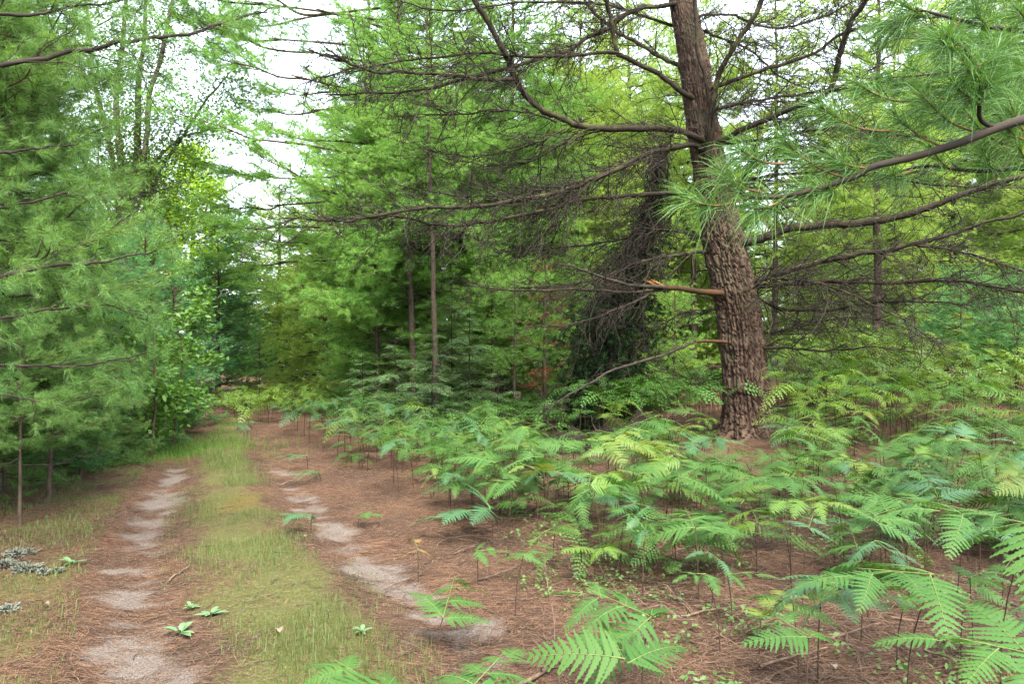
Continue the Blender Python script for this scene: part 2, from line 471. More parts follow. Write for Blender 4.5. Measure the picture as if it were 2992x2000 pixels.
def ground_mat(name):
    m, nt, N, L = new_mat(name)
    out = N.new('ShaderNodeOutputMaterial')
    pr = N.new('ShaderNodeBsdfPrincipled')
    pr.inputs['Roughness'].default_value = 0.95
    pr.inputs['Specular IOR Level'].default_value = 0.1
    tc = N.new('ShaderNodeTexCoord')

    def noise(scale, detail=5, vec=None, rough=0.6):
        n = N.new('ShaderNodeTexNoise'); n.inputs['Scale'].default_value = scale; n.inputs['Detail'].default_value = detail
        n.inputs['Roughness'].default_value = rough
        L.new(vec or tc.outputs['Object'], n.inputs['Vector'])
        return n

    def ramp(src, stops):
        r = N.new('ShaderNodeValToRGB')
        while len(r.color_ramp.elements) < len(stops):
            r.color_ramp.elements.new(0.5)
        for e, (p, c) in zip(r.color_ramp.elements, stops):
            e.position = p; e.color = (*c, 1)
        L.new(src, r.inputs[0])
        return r.outputs[0]

    def mixc(fac, a, b, mode='MIX'):
        x = N.new('ShaderNodeMix'); x.data_type = 'RGBA'; x.blend_type = mode
        if isinstance(fac, float): x.inputs[0].default_value = fac
        else: L.new(fac, x.inputs[0])
        L.new(a, x.inputs[6]); L.new(b, x.inputs[7])
        return x.outputs[2]

    def attr(k):
        a = N.new('ShaderNodeAttribute'); a.attribute_name = k
        return a.outputs['Fac']
    # needle litter: streaks at three angles
    streak = None
    for i, ang in enumerate((0.3, 1.4, 2.5)):
        mp = N.new('ShaderNodeMapping'); mp.inputs['Rotation'].default_value = (0, 0, ang); mp.inputs['Scale'].default_value = (9, 115, 9)
        L.new(tc.outputs['Object'], mp.inputs['Vector'])
        nn = noise(1.0, 3, mp.outputs[0])
        if streak is None: streak = nn.outputs[0]
        else:
            mx = N.new('ShaderNodeMath'); mx.operation = 'MAXIMUM'; L.new(streak, mx.inputs[0]); L.new(nn.outputs[0], mx.inputs[1]); streak = mx.outputs[0]
    litter = ramp(streak, [(0.46, (0.0120, 0.0068, 0.0048)), (0.57, (0.0470, 0.0270, 0.0185)), (0.70, (0.1350, 0.0900, 0.0620))])
    big = noise(1.3, 5)
    tone = ramp(big.outputs[0], [(0.3, (0.52, 0.48, 0.44)), (0.5, (1.0, 0.92, 0.84)), (0.72, (1.4, 1.18, 0.98))])
    litter = mixc(1.0, litter, tone, 'MULTIPLY')
    fine = noise(120, 4)
    sandc = ramp(fine.outputs[0], [(0.25, (0.040, 0.032, 0.027)), (0.45, (0.095, 0.081, 0.070)), (0.62, (0.138, 0.124, 0.111)), (0.8, (0.172, 0.158, 0.145))])
    mott = noise(60, 5, rough=0.75)
    greenc = ramp(mott.outputs[0], [(0.30, (0.030, 0.021, 0.011)), (0.44, (0.058, 0.048, 0.016)), (0.53, (0.054, 0.072, 0.018)), (0.62, (0.080, 0.078, 0.024)), (0.76, (0.130, 0.086, 0.042))])
    goldc = ramp(mott.outputs[0], [(0.3, (0.0495, 0.0330, 0.0099)), (0.55, (0.0858, 0.0660, 0.0145)), (0.75, (0.1155, 0.1089, 0.0264))])
    brightc = ramp(mott.outputs[0], [(0.3, (0.0297, 0.0660, 0.0079)), (0.7, (0.0594, 0.1188, 0.0132))])
    patch = noise(22, 6, rough=0.75)

    def mask(key, lo, hi, amt, src=None):
        a = N.new('ShaderNodeMath'); a.operation = 'MULTIPLY_ADD'
        L.new((src or patch).outputs[0], a.inputs[0]); a.inputs[1].default_value = amt
        L.new(attr(key), a.inputs[2])
        mr = N.new('ShaderNodeMapRange'); mr.inputs[1].default_value = lo + amt * 0.5; mr.inputs[2].default_value = hi + amt * 0.5
        L.new(a.outputs[0], mr.inputs[0])
        return mr.outputs[0]
    c = mixc(mask('green', 0.12, 0.75, 2.2), litter, greenc)
    c = mixc(mask('gold', 0.35, 0.7, 1.2), c, goldc)
    c = mixc(mask('bright', 0.3, 0.6, 0.9), c, brightc)
    c = mixc(mask('sand', 0.05, 0.95, 2.4, mott), c, sandc)
    L.new(c, pr.inputs['Base Color'])
    bp = N.new('ShaderNodeBump'); bp.inputs['Strength'].default_value = 1.0; bp.inputs['Distance'].default_value = 0.02
    hmix = N.new('ShaderNodeMath'); hmix.operation = 'ADD'
    L.new(streak, hmix.inputs[0]); L.new(mott.outputs[0], hmix.inputs[1])
    L.new(hmix.outputs[0], bp.inputs['Height']); L.new(bp.outputs[0], pr.inputs['Normal'])
    L.new(pr.outputs[0], out.inputs[0])
    return m


M['ground'] = ground_mat('forest_floor')
for nm, msk in (('forest_floor', ~track_face), ('dirt_track', track_face)):
    q = np.stack([A[msk], B_[msk], C[msk], D_[msk]], -1)
    used, inv = np.unique(q, return_inverse=True)
    inv = inv.reshape(q.shape)
    mb = MB()
    mb.add(vert[used], np.concatenate([inv[:, [0, 1, 2]], inv[:, [0, 2, 3]]]))
    me = mb.mesh(nm, [M['ground']], {k: a.reshape(-1)[used] for k, a in (('sand', sand), ('green', green), ('bright', bright), ('gold', gold))})
    kind(put(nm, me), 'structure')


def gz(x, y):
    return float(ground_z(x, y))


# ------------------------------------------------------------------ pine boughs (shared meshes)
def grow_bough(seed, L, foliage=True, needle_n=40, needle_w=0.0024, needle_l=0.095, dens=1.0, twig_r=0.0028):
    r = np.random.default_rng(seed)
    mb = MB()
    c = [(0, 0, 0)]
    z = 0.0
    for k in range(1, 7):
        t = k / 6
        c.append((L * t, r.normal(0, 0.035 * L), L * (-0.05 * math.sin(t * 3.1) + 0.10 * t * t) + r.normal(0, 0.012 * L)))
    main = spline(c, 22)
    r0 = 0.006 + 0.0065 * L
    tubes(mb, main, np.linspace(r0, 0.0035, 22), 6, 0)
    tpos, tax = [], []
    side = 1
    s2, d2, l2 = [], [], []
    K = int(L * 10 * dens)
    for k in range(K):
        t = 0.14 + 0.84 * (k + r.uniform(0, 1)) / K
        side = -side
        i = min(int(t * 21), 20)
        p = main[i] + (main[i + 1] - main[i]) * (t * 21 - i)
        fw = unit(main[i + 1] - main[i])
        ang = R(r.uniform(32, 68))
        lat = np.array([-fw[1], fw[0], 0]) * side
        dr = fw * math.cos(ang) + lat * math.sin(ang) + np.array([0, 0, r.normal(0.05, 0.22)])
        ln = L * (0.46 * (1 - t) + 0.09) * r.uniform(0.6, 1.15) * min(1, (t - 0.02) / 0.25)
        br = shoots(p, dr, [ln], 8, sag=0.06, wig=0.07, r=r)[0]
        tubes(mb, br, np.linspace(0.003 + 0.0045 * ln, twig_r * 0.7, 8), 4, 0)
        m = max(2, int(ln / 0.085 * dens))
        sd = 1
        for j in range(m):
            s = 0.22 + 0.78 * (j + r.uniform(0, 1)) / m
            sd = -sd
            ii = min(int(s * 7), 6)
            q = br[ii] + (br[ii + 1] - br[ii]) * (s * 7 - ii)
            f2 = unit(br[ii + 1] - br[ii])
            a2 = R(r.uniform(28, 62))
            lt = unit(np.cross(np.array([0, 0, 1.0]), f2)) * sd
            dd = f2 * math.cos(a2) + lt * math.sin(a2) + np.array([0, 0, r.normal(0.12, 0.25)])
            l3 = (0.40 * ln * (1 - s) + 0.07) * r.uniform(0.6, 1.2)
            s2.append(q); d2.append(dd); l2.append(l3)
        # shoots along the outer half of the branchlet
        nt = max(1, int(ln * 0.55 / 0.07))
        for s in np.linspace(0.5, 1.0, nt):
            ii = min(int(s * 7), 6)
            tpos.append(br[ii] + (br[ii + 1] - br[ii]) * (s * 7 - ii)); tax.append(unit(br[ii + 1] - br[ii]) + np.array([0, 0, 0.25]) + r.normal(0, 0.15, 3))
    s2, d2, l2 = np.array(s2), np.array(d2), np.array(l2)
    tw = shoots(s2, d2, l2, 5, sag=(0.0 if foliage else 0.1), wig=0.08 if foliage else 0.14, r=r)
    tubes(mb, tw, np.linspace(twig_r, twig_r * 0.55, 5)[None].repeat(len(tw), 0), 3, 0)
    if foliage:
        for b in range(len(tw)):
            k = max(1, int(l2[b] / 0.065))
            for s in np.linspace(0.35 if k > 2 else 0.7, 1.0, k):
                ii = min(int(s * 4), 3)
                tpos.append(tw[b, ii] + (tw[b, ii + 1] - tw[b, ii]) * (s * 4 - ii)); tax.append(unit(tw[b, ii + 1] - tw[b, ii]) + np.array([0, 0, 0.22]) + r.normal(0, 0.2, 3))
        needles(mb, np.array(tpos), np.array(tax), needle_n, needle_l, needle_w, 1, r=r)
    return mb


def proto(name, seed, L, mats, **k):
    me = grow_bough(seed, L, **k).mesh(name, mats)
    return me, L


NB = [M['twig_fine'], M['needle']]
SMALL_NEAR = [proto('bough', 100 + i, 1.5, NB, needle_n=36, needle_w=0.0035, dens=1.0) for i in range(4)]
LARGE_NEAR = [proto('bough', 120 + i, 3.0, NB, needle_n=26, needle_w=0.0044, dens=0.95) for i in range(3)]
SMALL_MID = [proto('bough', 140 + i, 1.5, NB, needle_n=15, needle_w=0.0078, dens=0.9) for i in range(3)]
LARGE_MID = [proto('bough', 160 + i, 3.0, NB, needle_n=12, needle_w=0.0092, dens=0.85, needle_l=0.105) for i in range(3)]
BARE = [proto('bare_bough', 180 + i, 1.6, [M['twig']], foliage=False, dens=0.8, twig_r=0.004) for i in range(4)]


def trunk_mesh(name, H, r0, mat, seed, lean=(0, 0), sides=10, top=0.15):
    r = np.random.default_rng(seed)
    n = 16
    t = np.linspace(0, 1, n)
    p = np.stack([lean[0] * t + np.cumsum(r.normal(0, 0.012, n)) * H / 10, lean[1] * t + np.cumsum(r.normal(0, 0.012, n)) * H / 10, -0.15 + (H + 0.15) * t], -1)
    rad = r0 * (1 - t * (1 - top)) * (1 + 0.35 * np.exp(-t * H / 0.35))
    mb = MB()
    tubes(mb, p, rad, sides, 0)
    return mb.mesh(name, [mat]), p, rad


TREES = []


def pine(label, x, y, H, Rb, r0, live=0.3, near=False, group=None, mat=None, dead=0, seed=0, lean=(0, 0), name='pine_tree', per=5, gap=0.5, tmat=None, az_keep=None, zmax=None, low=-4, cone=1.0, density=1.0, scale_cap=1.5):
    r = np.random.default_rng(1000 + seed)
    z0 = gz(x, y)
    root = bpy.data.objects.new(name, None)
    COL.objects.link(root)
    root.location = (x, y, z0)
    tag(root, label, 'pine tree', group)
    me, p, rad = trunk_mesh('trunk', H, r0, tmat or M['trunk'], 2000 + seed, lean)
    put('trunk', me, root)
    zs = p[:, 2]

    def at(z):
        return np.array([np.interp(z, zs, p[:, k]) for k in range(3)]), float(np.interp(z, zs, rad))
    z = live * H
    while z < H * 0.985:
        f = (z - live * H) / (H * (1 - live))
        ln = Rb * ((1 - f) ** 0.8 * cone + (1 - cone) * math.sqrt(max(0, 1 - f * f))) * (0.72 + 0.28 * min(1, f / 0.18)) + 0.18
        n = max(3, int(round(per * r.uniform(0.8, 1.2) * density)))
        a0 = r.uniform(0, 6.28)
        for k in range(n):
            az = a0 + 6.283 * k / n + r.normal(0, 0.22)
            if az_keep and not az_keep(math.cos(az), math.sin(az), z):
                continue
            l = ln * r.uniform(0.72, 1.12)
            el = R(low + 34 * f ** 1.3 + r.normal(0, 7))
            c, rr = at(z + r.uniform(-0.12, 0.12))
            big = l > 1.9
            src = (LARGE_NEAR if near else LARGE_MID) if big else (SMALL_NEAR if near else SMALL_MID)
            me, L0 = src[r.integers(len(src))]
            s = min(l / L0, scale_cap)
            o = put('bough', me, root, c, (r.normal(0, 0.2), -el, az), (s, s * (1 if r.random() < .5 else -1), s))
            if mat:
                recolour(o, {1: mat})
        z += gap * r.uniform(0.8, 1.2) * (1 - 0.35 * f)
    for k in range(dead):
        zz = r.uniform(0.5, max(0.7, live * H))
        c, rr = at(zz)
        me, L0 = BARE[r.integers(len(BARE))]
        s = r.uniform(0.35, 1.0) * min(Rb, 2.6) / L0
        put('dead_limb', me, root, c, (r.normal(0, 0.5), R(r.uniform(-18, 14)), r.uniform(0, 6.28)), s)
    TREES.append(root)
    return root


# ------------------------------------------------------------------ the big pine
def twiggy(mb, main, r0, r1, seed, dens=1.0, tw_len=0.9, sag=0.12, start=0.1, mi=0, mi2=0, sides=8, depth3=True, rt=0.0052, upb=0.0, env=None):
    """a bare limb with its side twigs; returns shoot ends for foliage"""
    r = np.random.default_rng(seed)
    n = len(main)
    main = main.copy()
    seg = np.linalg.norm(np.diff(main, axis=0), axis=1)
    L = float(seg.sum())
    wob = np.cumsum(r.normal(0, 0.012, (n, 3)), axis=0) * min(L, 3) / 3
    wob -= np.linspace(0, 1, n)[:, None] * wob[-1]
    main += wob
    tt = np.linspace(0, 1, n)
    tubes(mb, main, (r0 * (1 - tt) ** 0.75 + r1 * tt) * (1 + 0.06 * r.normal(0, 1, n)), sides, mi)
    K = int(L * 15 * dens)
    if K == 0:
        return []
    t = start + (1 - start) * r.uniform(0, 1, K) ** 0.85
    t = np.clip(t, 0, 0.999)
    idx = t * (n - 1); i = idx.astype(int); f = (idx - i)[:, None]
    p = main[i] * (1 - f) + main[np.minimum(i + 1, n - 1)] * f
    fw = unit(main[np.minimum(i + 1, n - 1)] - main[np.maximum(i - 1, 0)])
    lat = unit(np.cross(fw, np.array([0, 0, 1.0])))
    upv = np.cross(lat, fw)
    th = np.where(r.random(K) < 0.5, 0, math.pi) + r.normal(0, 0.75, K)
    ang = np.radians(r.uniform(25, 75, K))
    dr = fw * np.cos(ang)[:, None] + (lat * np.cos(th)[:, None] + upv * np.sin(th)[:, None]) * np.sin(ang)[:, None]
    dr[:, 2] += upb
    ln = tw_len * (1.0 - 0.55 * t) * r.uniform(0.25, 1.2, K) * np.minimum(1, L / 1.6)
    a = shoots(p, dr, ln, 7, sag=sag, wig=0.13, r=r)
    ra = (rt * (0.55 + 0.8 * ln / max(tw_len, 0.1)))[:, None] * np.linspace(1, 0.42, 7)[None]
    tubes(mb, a, ra, 4, mi2)
    ends = [a]
    if depth3:
        reps = np.maximum(1, (ln / 0.13).astype(int))
        j = np.repeat(np.arange(K), reps)
        s = r.uniform(0.2, 0.98, len(j))
        ii = np.minimum((s * 6).astype(int), 5); ff = (s * 6 - ii)[:, None]
        q = a[j, ii] * (1 - ff) + a[j, ii + 1] * ff
        fw2 = unit(a[j, ii + 1] - a[j, ii])
        rv = unit(np.cross(fw2, r.normal(0, 1, (len(j), 3))))
        an = np.radians(r.uniform(25, 70, len(j)))[:, None]
        d3 = fw2 * np.cos(an) + rv * np.sin(an)
        l3 = ln[j] * (1 - 0.6 * s) * r.uniform(0.2, 0.6, len(j)) + 0.05
        b = shoots(q, d3, l3, 5, sag=sag * 0.7, wig=0.16, r=r)
        tubes(mb, b, np.full((len(j), 1), rt * 0.52) * np.linspace(1, 0.6, 5)[None], 3, mi2)
        ends.append(b)
        k2 = r.random(len(j)) < 0.6
        b2 = b[k2]
        q = b2[:, 2]
        d4 = unit(b2[:, 3] - b2[:, 1]) + r.normal(0, 0.6, (len(b2), 3))
        c = shoots(q, d4, l3[k2] * r.uniform(0.3, 0.7, len(b2)), 4, sag=0.05, wig=0.18, r=r)
        tubes(mb, c, np.full((len(b2), 4), rt * 0.4), 3, mi2)
        ends.append(c)
    return ends


PD = 13.3
base_px = [(1724, 1030), (1720, 1000), (1711, 930), (1700, 800), (1687, 690), (1668, 600), (1650, 500), (1627, 380), (1604, 250), (1585, 120), (1562, 0), (1530, -220), (1505, -500), (1490, -900), (1485, -1300)]
base_w = [134, 114, 104, 100, 99, 97, 86, 76, 72, 68, 62, 54, 44, 28, 8]
cl = np.array([P(a, b, PD) for a, b in base_px])
cl[0, 2] = gz(cl[0, 0], cl[0, 1]) - 0.1
bx, by = float(cl[1, 0]), float(cl[1, 1])
bz = gz(bx, by)
BASE = np.array([bx, by, bz])
big = bpy.data.objects.new('old_pine_tree', None)
COL.objects.link(big)
big.location = BASE
tag(big, 'massive old pine with furrowed brown bark leaning over the ferns, bare lower limbs', 'pine tree')

nr, na = 640, 150
hz = cl[:, 2]
cfine = spline(cl, nr)
wfine = np.interp(cfine[:, 2], hz, np.array(base_w) * PD / FPX / 2 * .95)
th = np.linspace(0, 2 * math.pi, na, endpoint=False)
H_, T_ = np.meshgrid(cfine[:, 2], th, indexing='ij')


def bark_cells(T, H, ncell, ch, seed):
    u = T / (2 * math.pi) * ncell + 0.35 * (fbm(H * 5, np.sin(T) * 3, seed + 5) - 0.5) * 2
    v = H / ch + 0.5 * (fbm(T * 3, H * 3, seed + 9) - 0.5) * 2
    iu, iv = np.floor(u), np.floor(v)
    f1 = np.full(u.shape, 9.0); f2 = np.full(u.shape, 9.0); cid = np.zeros(u.shape)
    for a in (-1, 0, 1):
        for b in (-1, 0, 1):
            cu, cv = iu + a, iv + b
            cw = np.mod(cu, ncell)
            dx = cu + 0.15 + 0.7 * hash2(cw, cv, seed) - u
            dy = cv + 0.1 + 0.8 * hash2(cw, cv, seed + 3) - v
            dd = np.sqrt(dx * dx + dy * dy)
            hh = hash2(cw, cv, seed + 6)
            closer = dd < f1
            f2 = np.where(closer, f1, np.minimum(f2, dd))
            cid = np.where(closer, hh, cid)
            f1 = np.where(closer, dd, f1)
    return f2 - f1, cid


e1, c1 = bark_cells(T_, H_, 44, 0.26, 4)
e2, c2 = bark_cells(T_, H_, 80, 0.10, 14)
rv = np.abs(fbm(T_ * 9.5 + 0.6 * fbm(T_ * 4, H_ * 4, 8), H_ * 1.15, 33, 3) - 0.5)
rv2 = np.abs(fbm(T_ * 15 + 0.8 * fbm(T_ * 5, H_ * 5, 18), H_ * 1.9 + 7, 43, 3) - 0.5)
crack = np.minimum(np.clip(e1 / 0.14, 0.25, 1), np.minimum(np.clip(rv / 0.085, 0, 1), np.clip(rv2 / 0.05, 0.1, 1)))
crack2 = np.clip(e2 / 0.3, 0, 1)
fade = np.clip(1.15 - (H_ - 3.2) / 4.0, 0.35, 1)
dispm = (0.055 * (crack - 0.6) + 0.010 * (crack2 - 0.5) + 0.010 * (c1 - 0.5)) * fade + 0.008 * (fbm(T_ * 14, H_ * 26, 77) - 0.5)
whorls = [P(1668, 548, PD)[2], P(1685, 668, PD)[2], P(1697, 790, PD)[2], P(1604, 300, PD)[2], P(1585, 150, PD)[2], P(1640, 430, PD)[2]]
for w in whorls:
    dispm += (0.018 + 0.012 * fbm(T_ * 4, H_ * 9, 5)) * np.exp(-((H_ - w) / 0.085) ** 2)
flare = 0.24 * np.exp(-np.maximum(H_ - bz, 0) / 0.26) * (0.4 + 0.6 * np.cos(T_ * 5 + 1) ** 2)
rad_ = wfine[:, None] * (1 + 0.04 * np.cos(T_ * 3 + H_)) + dispm + np.where(H_ < bz + 1, flare, 0)
ring = cfine[:, None, :] + np.stack([np.cos(T_) * rad_, np.sin(T_) * rad_, np.zeros_like(T_)], -1) - BASE
ids = np.arange(nr * na).reshape(nr, na)
a_, b_ = ids[:-1], np.roll(ids, -1, 1)[:-1]
c_, d_ = ids[1:], np.roll(ids, -1, 1)[1:]
mb = MB()
mb.add(ring.reshape(-1, 3), np.concatenate([np.stack([a_, b_, c_], -1).reshape(-1, 3), np.stack([b_, d_, c_], -1).reshape(-1, 3)]), 0, (0.25 + 0.5 * c1 * crack + 0.35 * crack2 * crack - 0.2 * (1 - crack)).reshape(-1))


def big_bark():
    m, nt, N, L = new_mat('old_pine_bark')
    out = N.new('ShaderNodeOutputMaterial'); pr = N.new('ShaderNodeBsdfPrincipled')
    pr.inputs['Roughness'].default_value = 0.9; pr.inputs['Specular IOR Level'].default_value = 0.15
    tc = N.new('ShaderNodeTexCoord'); at = N.new('ShaderNodeAttribute'); at.attribute_name = 'tint'
    no = N.new('ShaderNodeTexNoise'); no.inputs['Scale'].default_value = 35; no.inputs['Detail'].default_value = 6
    L.new(tc.outputs['Object'], no.inputs['Vector'])
    ad = N.new('ShaderNodeMath'); ad.operation = 'MULTIPLY_ADD'; L.new(no.outputs[0], ad.inputs[0]); ad.inputs[1].default_value = 0.5; L.new(at.outputs['Fac'], ad.inputs[2])
    rp = N.new('ShaderNodeValToRGB')
    rp.color_ramp.elements[0].position = 0.25; rp.color_ramp.elements[0].color = (0.0061, 0.0035, 0.0022, 1)
    rp.color_ramp.elements[1].position = 1.0; rp.color_ramp.elements[1].color = (0.0480, 0.0326, 0.0225, 1)
    e = rp.color_ramp.elements.new(0.6); e.color = (0.0209, 0.0124, 0.0083, 1)
    L.new(ad.outputs[0], rp.inputs[0])
    n2 = N.new('ShaderNodeTexNoise'); n2.inputs['Scale'].default_value = 2.2; n2.inputs['Detail'].default_value = 6
    L.new(tc.outputs['Object'], n2.inputs['Vector'])
    r2 = N.new('ShaderNodeValToRGB'); r2.color_ramp.elements[0].position = 0.52; r2.color_ramp.elements[1].position = 0.68
    L.new(n2.outputs[0], r2.inputs[0])
    sc_ = N.new('ShaderNodeMath'); sc_.operation = 'MULTIPLY'; L.new(r2.outputs[0], sc_.inputs[0]); sc_.inputs[1].default_value = 0.45
    mx = N.new('ShaderNodeMix'); mx.data_type = 'RGBA'; L.new(sc_.outputs[0], mx.inputs[0]); L.new(rp.outputs[0], mx.inputs[6]); mx.inputs[7].default_value = (0.0338, 0.0355, 0.0198, 1)
    L.new(mx.outputs[2], pr.inputs['Base Color'])
    bp = N.new('ShaderNodeBump'); bp.inputs['Strength'].default_value = 0.7; bp.inputs['Distance'].default_value = 0.012
    L.new(no.outputs[0], bp.inputs['Height']); L.new(bp.outputs[0], pr.inputs['Normal'])
    L.new(pr.outputs[0], out.inputs[0])
    return m


put('trunk', mb.mesh('trunk', [big_bark()]), big)

# limbs: (picture path, distance at trunk, distance at tip, thick, thin, twig density, twig length, sag)
LIMBS = [
    ([(1690, 556), (1745, 548), (1807, 525), (1912, 514), (2017, 504), (2110, 478), (2192, 448), (2346, 406), (2480, 370)], 13.1, 11.6, .115, .030, 1.0, 1.0, .10),
    ([(1690, 664), (1740, 640), (1807, 618), (1877, 601), (1964, 583), (2069, 562), (2157, 534), (2244, 510), (2380, 478)], 13.2, 11.2, .085, .018, 1.1, 1.1, .12),
    ([(2069, 562), (2150, 566), (2227, 580), (2346, 618), (2440, 650)], 12.1, 10.6, .032, .010, 1.2, 0.9, .15),
    ([(1700, 668), (1744, 664), (1877, 653), (1982, 650), (2122, 643), (2227, 646), (2346, 670), (2450, 700)], 13.2, 11.0, .062, .014, 1.2, 1.1, .15),
    ([(1705, 676), (1733, 681), (1772, 702), (1842, 716), (1912, 713), (1982, 699), (2100, 690), (2220, 700)], 13.3, 12.0, .050, .010, 1.2, 1.0, .12),
    ([(1715, 778), (1740, 772), (1807, 758), (1877, 737), (1960, 725), (2060, 745), (2150, 790)], 13.4, 14.2, .038, .008, 1.3, 0.9, .1),
    ([(1715, 792), (1744, 793), (1807, 797), (1860, 807), (1930, 809), (2000, 800), (2080, 806)], 13.1, 12.2, .038, .008, 1.0, 0.8, .15),
    ([(1735, 936), (1765, 933), (1860, 919), (1912, 905), (1965, 894), (2069, 893), (2157, 884), (2209, 873)], 13.1, 12.0, .044, .008, 0.8, 0.8, .15),
    ([(1720, 660), (1760, 640), (1860, 650), (1980, 690), (2080, 740), (2160, 800)], 13.0, 11.4, .030, .007, 1.2, 0.9, .2),
    ([(1640, 575), (1560, 585), (1480, 600), (1400, 628), (1300, 655), (1180, 660)], 13.3, 12.6, .050, .010, 1.3, 1.1, .15),
    ([(1620, 470), (1544, 434 + 8), (1467, 448), (1379, 459), (1309, 469), (1239, 487), (1134, 501), (1029, 513), (924, 494), (800, 500)], 13.2, 11.0, .060, .012, 1.2, 1.2, .12),
    ([(1615, 345), (1568, 333), (1484, 350), (1379, 399), (1309, 424), (1169, 459), (1064, 476), (959, 483), (784, 508), (650, 500)], 13.1, 10.6, .075, .012, 1.2, 1.2, .1),
    ([(1620, 330), (1540, 345), (1440, 375), (1330, 420), (1230, 438), (1120, 448), (1040, 446), (900, 420)], 13.5, 13.8, .045, .010, 1.3, 1.1, .1),
    ([(1610, 318), (1540, 300), (1449, 301), (1379, 301), (1327, 298), (1274, 280), (1239, 256), (1204, 217), (1180, 179), (1162, 133), (1134, 81), (1106, 32), (1080, -20), (1060, -120)], 13.0, 11.8, .085, .040, 0.75, 1.0, .1),
    ([(1180, 182), (1099, 182), (1029, 175), (924, 166), (854, 159), (784, 137), (700, 110)], 12.2, 11.0, .048, .012, 1.1, 1.1, .12),
    ([(1274, 278), (1200, 252), (1130, 252), (1050, 262), (960, 258), (900, 268)], 12.3, 12.0, .026, .008, 1.1, 0.8, .15),
    ([(1300, 292), (1230, 320), (1150, 345), (1060, 352), (980, 346)], 12.4, 12.2, .024, .007, 1.1, 0.8, .15),
    ([(1330, 298), (1290, 330), (1200, 370), (1120, 380), (1020, 365)], 12.5, 12.4, .026, .007, 1.1, 0.9, .15),
    ([(1590, 225), (1554, 207), (1519, 172), (1467, 144), (1425, 119), (1417, 105), (1407, 53), (1390, 0), (1380, -80)], 13.1, 12.4, .068, .034, 0.8, 1.0, .1),
    ([(1414, 123), (1309, 133), (1222, 137), (1134, 126), (1047, 130), (906, 147), (784, 165), (700, 190)], 12.6, 11.4, .042, .010, 1.1, 1.0, .12),
    ([(1580, 5), (1519, 11), (1449, 21), (1397, 53), (1344, 74), (1292, 105), (1204, 137), (1117, 161), (1029, 189), (941, 207), (836, 207), (760, 215)], 13.2, 11.6, .070, .012, 1.0, 1.1, .1),
    ([(1590, 160), (1520, 133), (1467, 95), (1414, 67), (1358, 18), (1320, -40)], 13.4, 13.8, .060, .024, 1.0, 1.0, .1),
    ([(1575, 60), (1480, 40), (1380, 15), (1260, 5), (1150, 8), (1000, 20), (880, -10)], 13.6, 13.2, .042, .012, 1.1, 1.1, .1),
    ([(1640, 380), (1625, 350), (1614, 245), (1600, 147), (1593, 52), (1590, -60)], 12.95, 12.7, .052, .032, 0.8, 0.8, .05),
    ([(1622, 370), (1632, 300), (1646, 196), (1677, 130), (1712, 70), (1744, 0), (1770, -80)], 13.0, 12.2, .068, .040, 0.9, 1.0, .05),
    ([(1630, 330), (1700, 290), (1800, 250), (1870, 222), (1893, 195), (1912, 150), (1936, 80), (1964, 28), (1992, -10), (2040, -90)], 13.1, 11.4, .070, .042, 0.9, 1.1, .08),
    ([(1620, 205), (1642, 196), (1737, 164), (1842, 136), (1929, 77), (2052, 45), (2157, 30), (2279, 0), (2400, -30)], 13.0, 11.0, .050, .014, 1.0, 1.1, .1),
    ([(1615, 255), (1632, 245), (1737, 227), (1877, 210), (1990, 190), (2120, 195), (2300, 215)], 13.1, 11.6, .044, .012, 1.1, 1.1, .12),
    ([(1640, 330), (1760, 318), (1880, 296), (2000, 300), (2140, 320), (2300, 330)], 13.4, 13.0, .045, .012, 1.2, 1.1, .12),
    ([(1650, 420), (1740, 400), (1880, 392), (2020, 400), (2160, 420), (2346, 430)], 13.4, 12.4, .042, .010, 1.2, 1.1, .14),
    ([(1590, 60), (1650, 90), (1720, 120), (1790, 170), (1850, 200)], 13.3, 13.6, .034, .010, 1.2, 0.9, .1),
    ([(1580, 40), (1640, 30), (1700, 40), (1780, 60), (1880, 40), (1960, 0)], 13.2, 12.8, .040, .012, 1.2, 1.0, .08),
    ([(1600, 410), (1560, 460), (1520, 520), (1480, 560), (1440, 600)], 13.7, 14.4, .036, .010, 1.2, 1.0, .15),
    ([(1640, 555), (1560, 530), (1460, 540), (1360, 560), (1260, 570), (1140, 580)], 13.5, 13.4, .040, .010, 1.4, 1.1, .15),
    ([(1655, 700), (1620, 715), (1560, 720), (1500, 760), (1440, 800)], 13.6, 14.2, .022, .007, 1.2, 0.8, .15),
    ([(1680, 860), (1620, 872), (1560, 862), (1500, 850)], 13.5, 14.0, .018, .006, 1.0, 0.6, .15),
]
for i, (path, d0, d1, ra, rb, dn, tl, sg) in enumerate(LIMBS):
    cum = np.concatenate([[0], np.cumsum([math.dist(path[k], path[k + 1]) for k in range(len(path) - 1)])])
    cum /= cum[-1]
    pts = spline([P(px, py, d0 + (d1 - d0) * c) - BASE for (px, py), c in zip(path, cum)], 14 + 3 * len(path))
    mb = MB()
    ends = twiggy(mb, pts, ra * .66, rb * .8, 300 + i, dn * 1.1, tl * 1.25, sg, start=0.06, mi=0, mi2=1, rt=0.0078)
    put('limb', mb.mesh('limb', [M['limb'], M['twig']]), big)

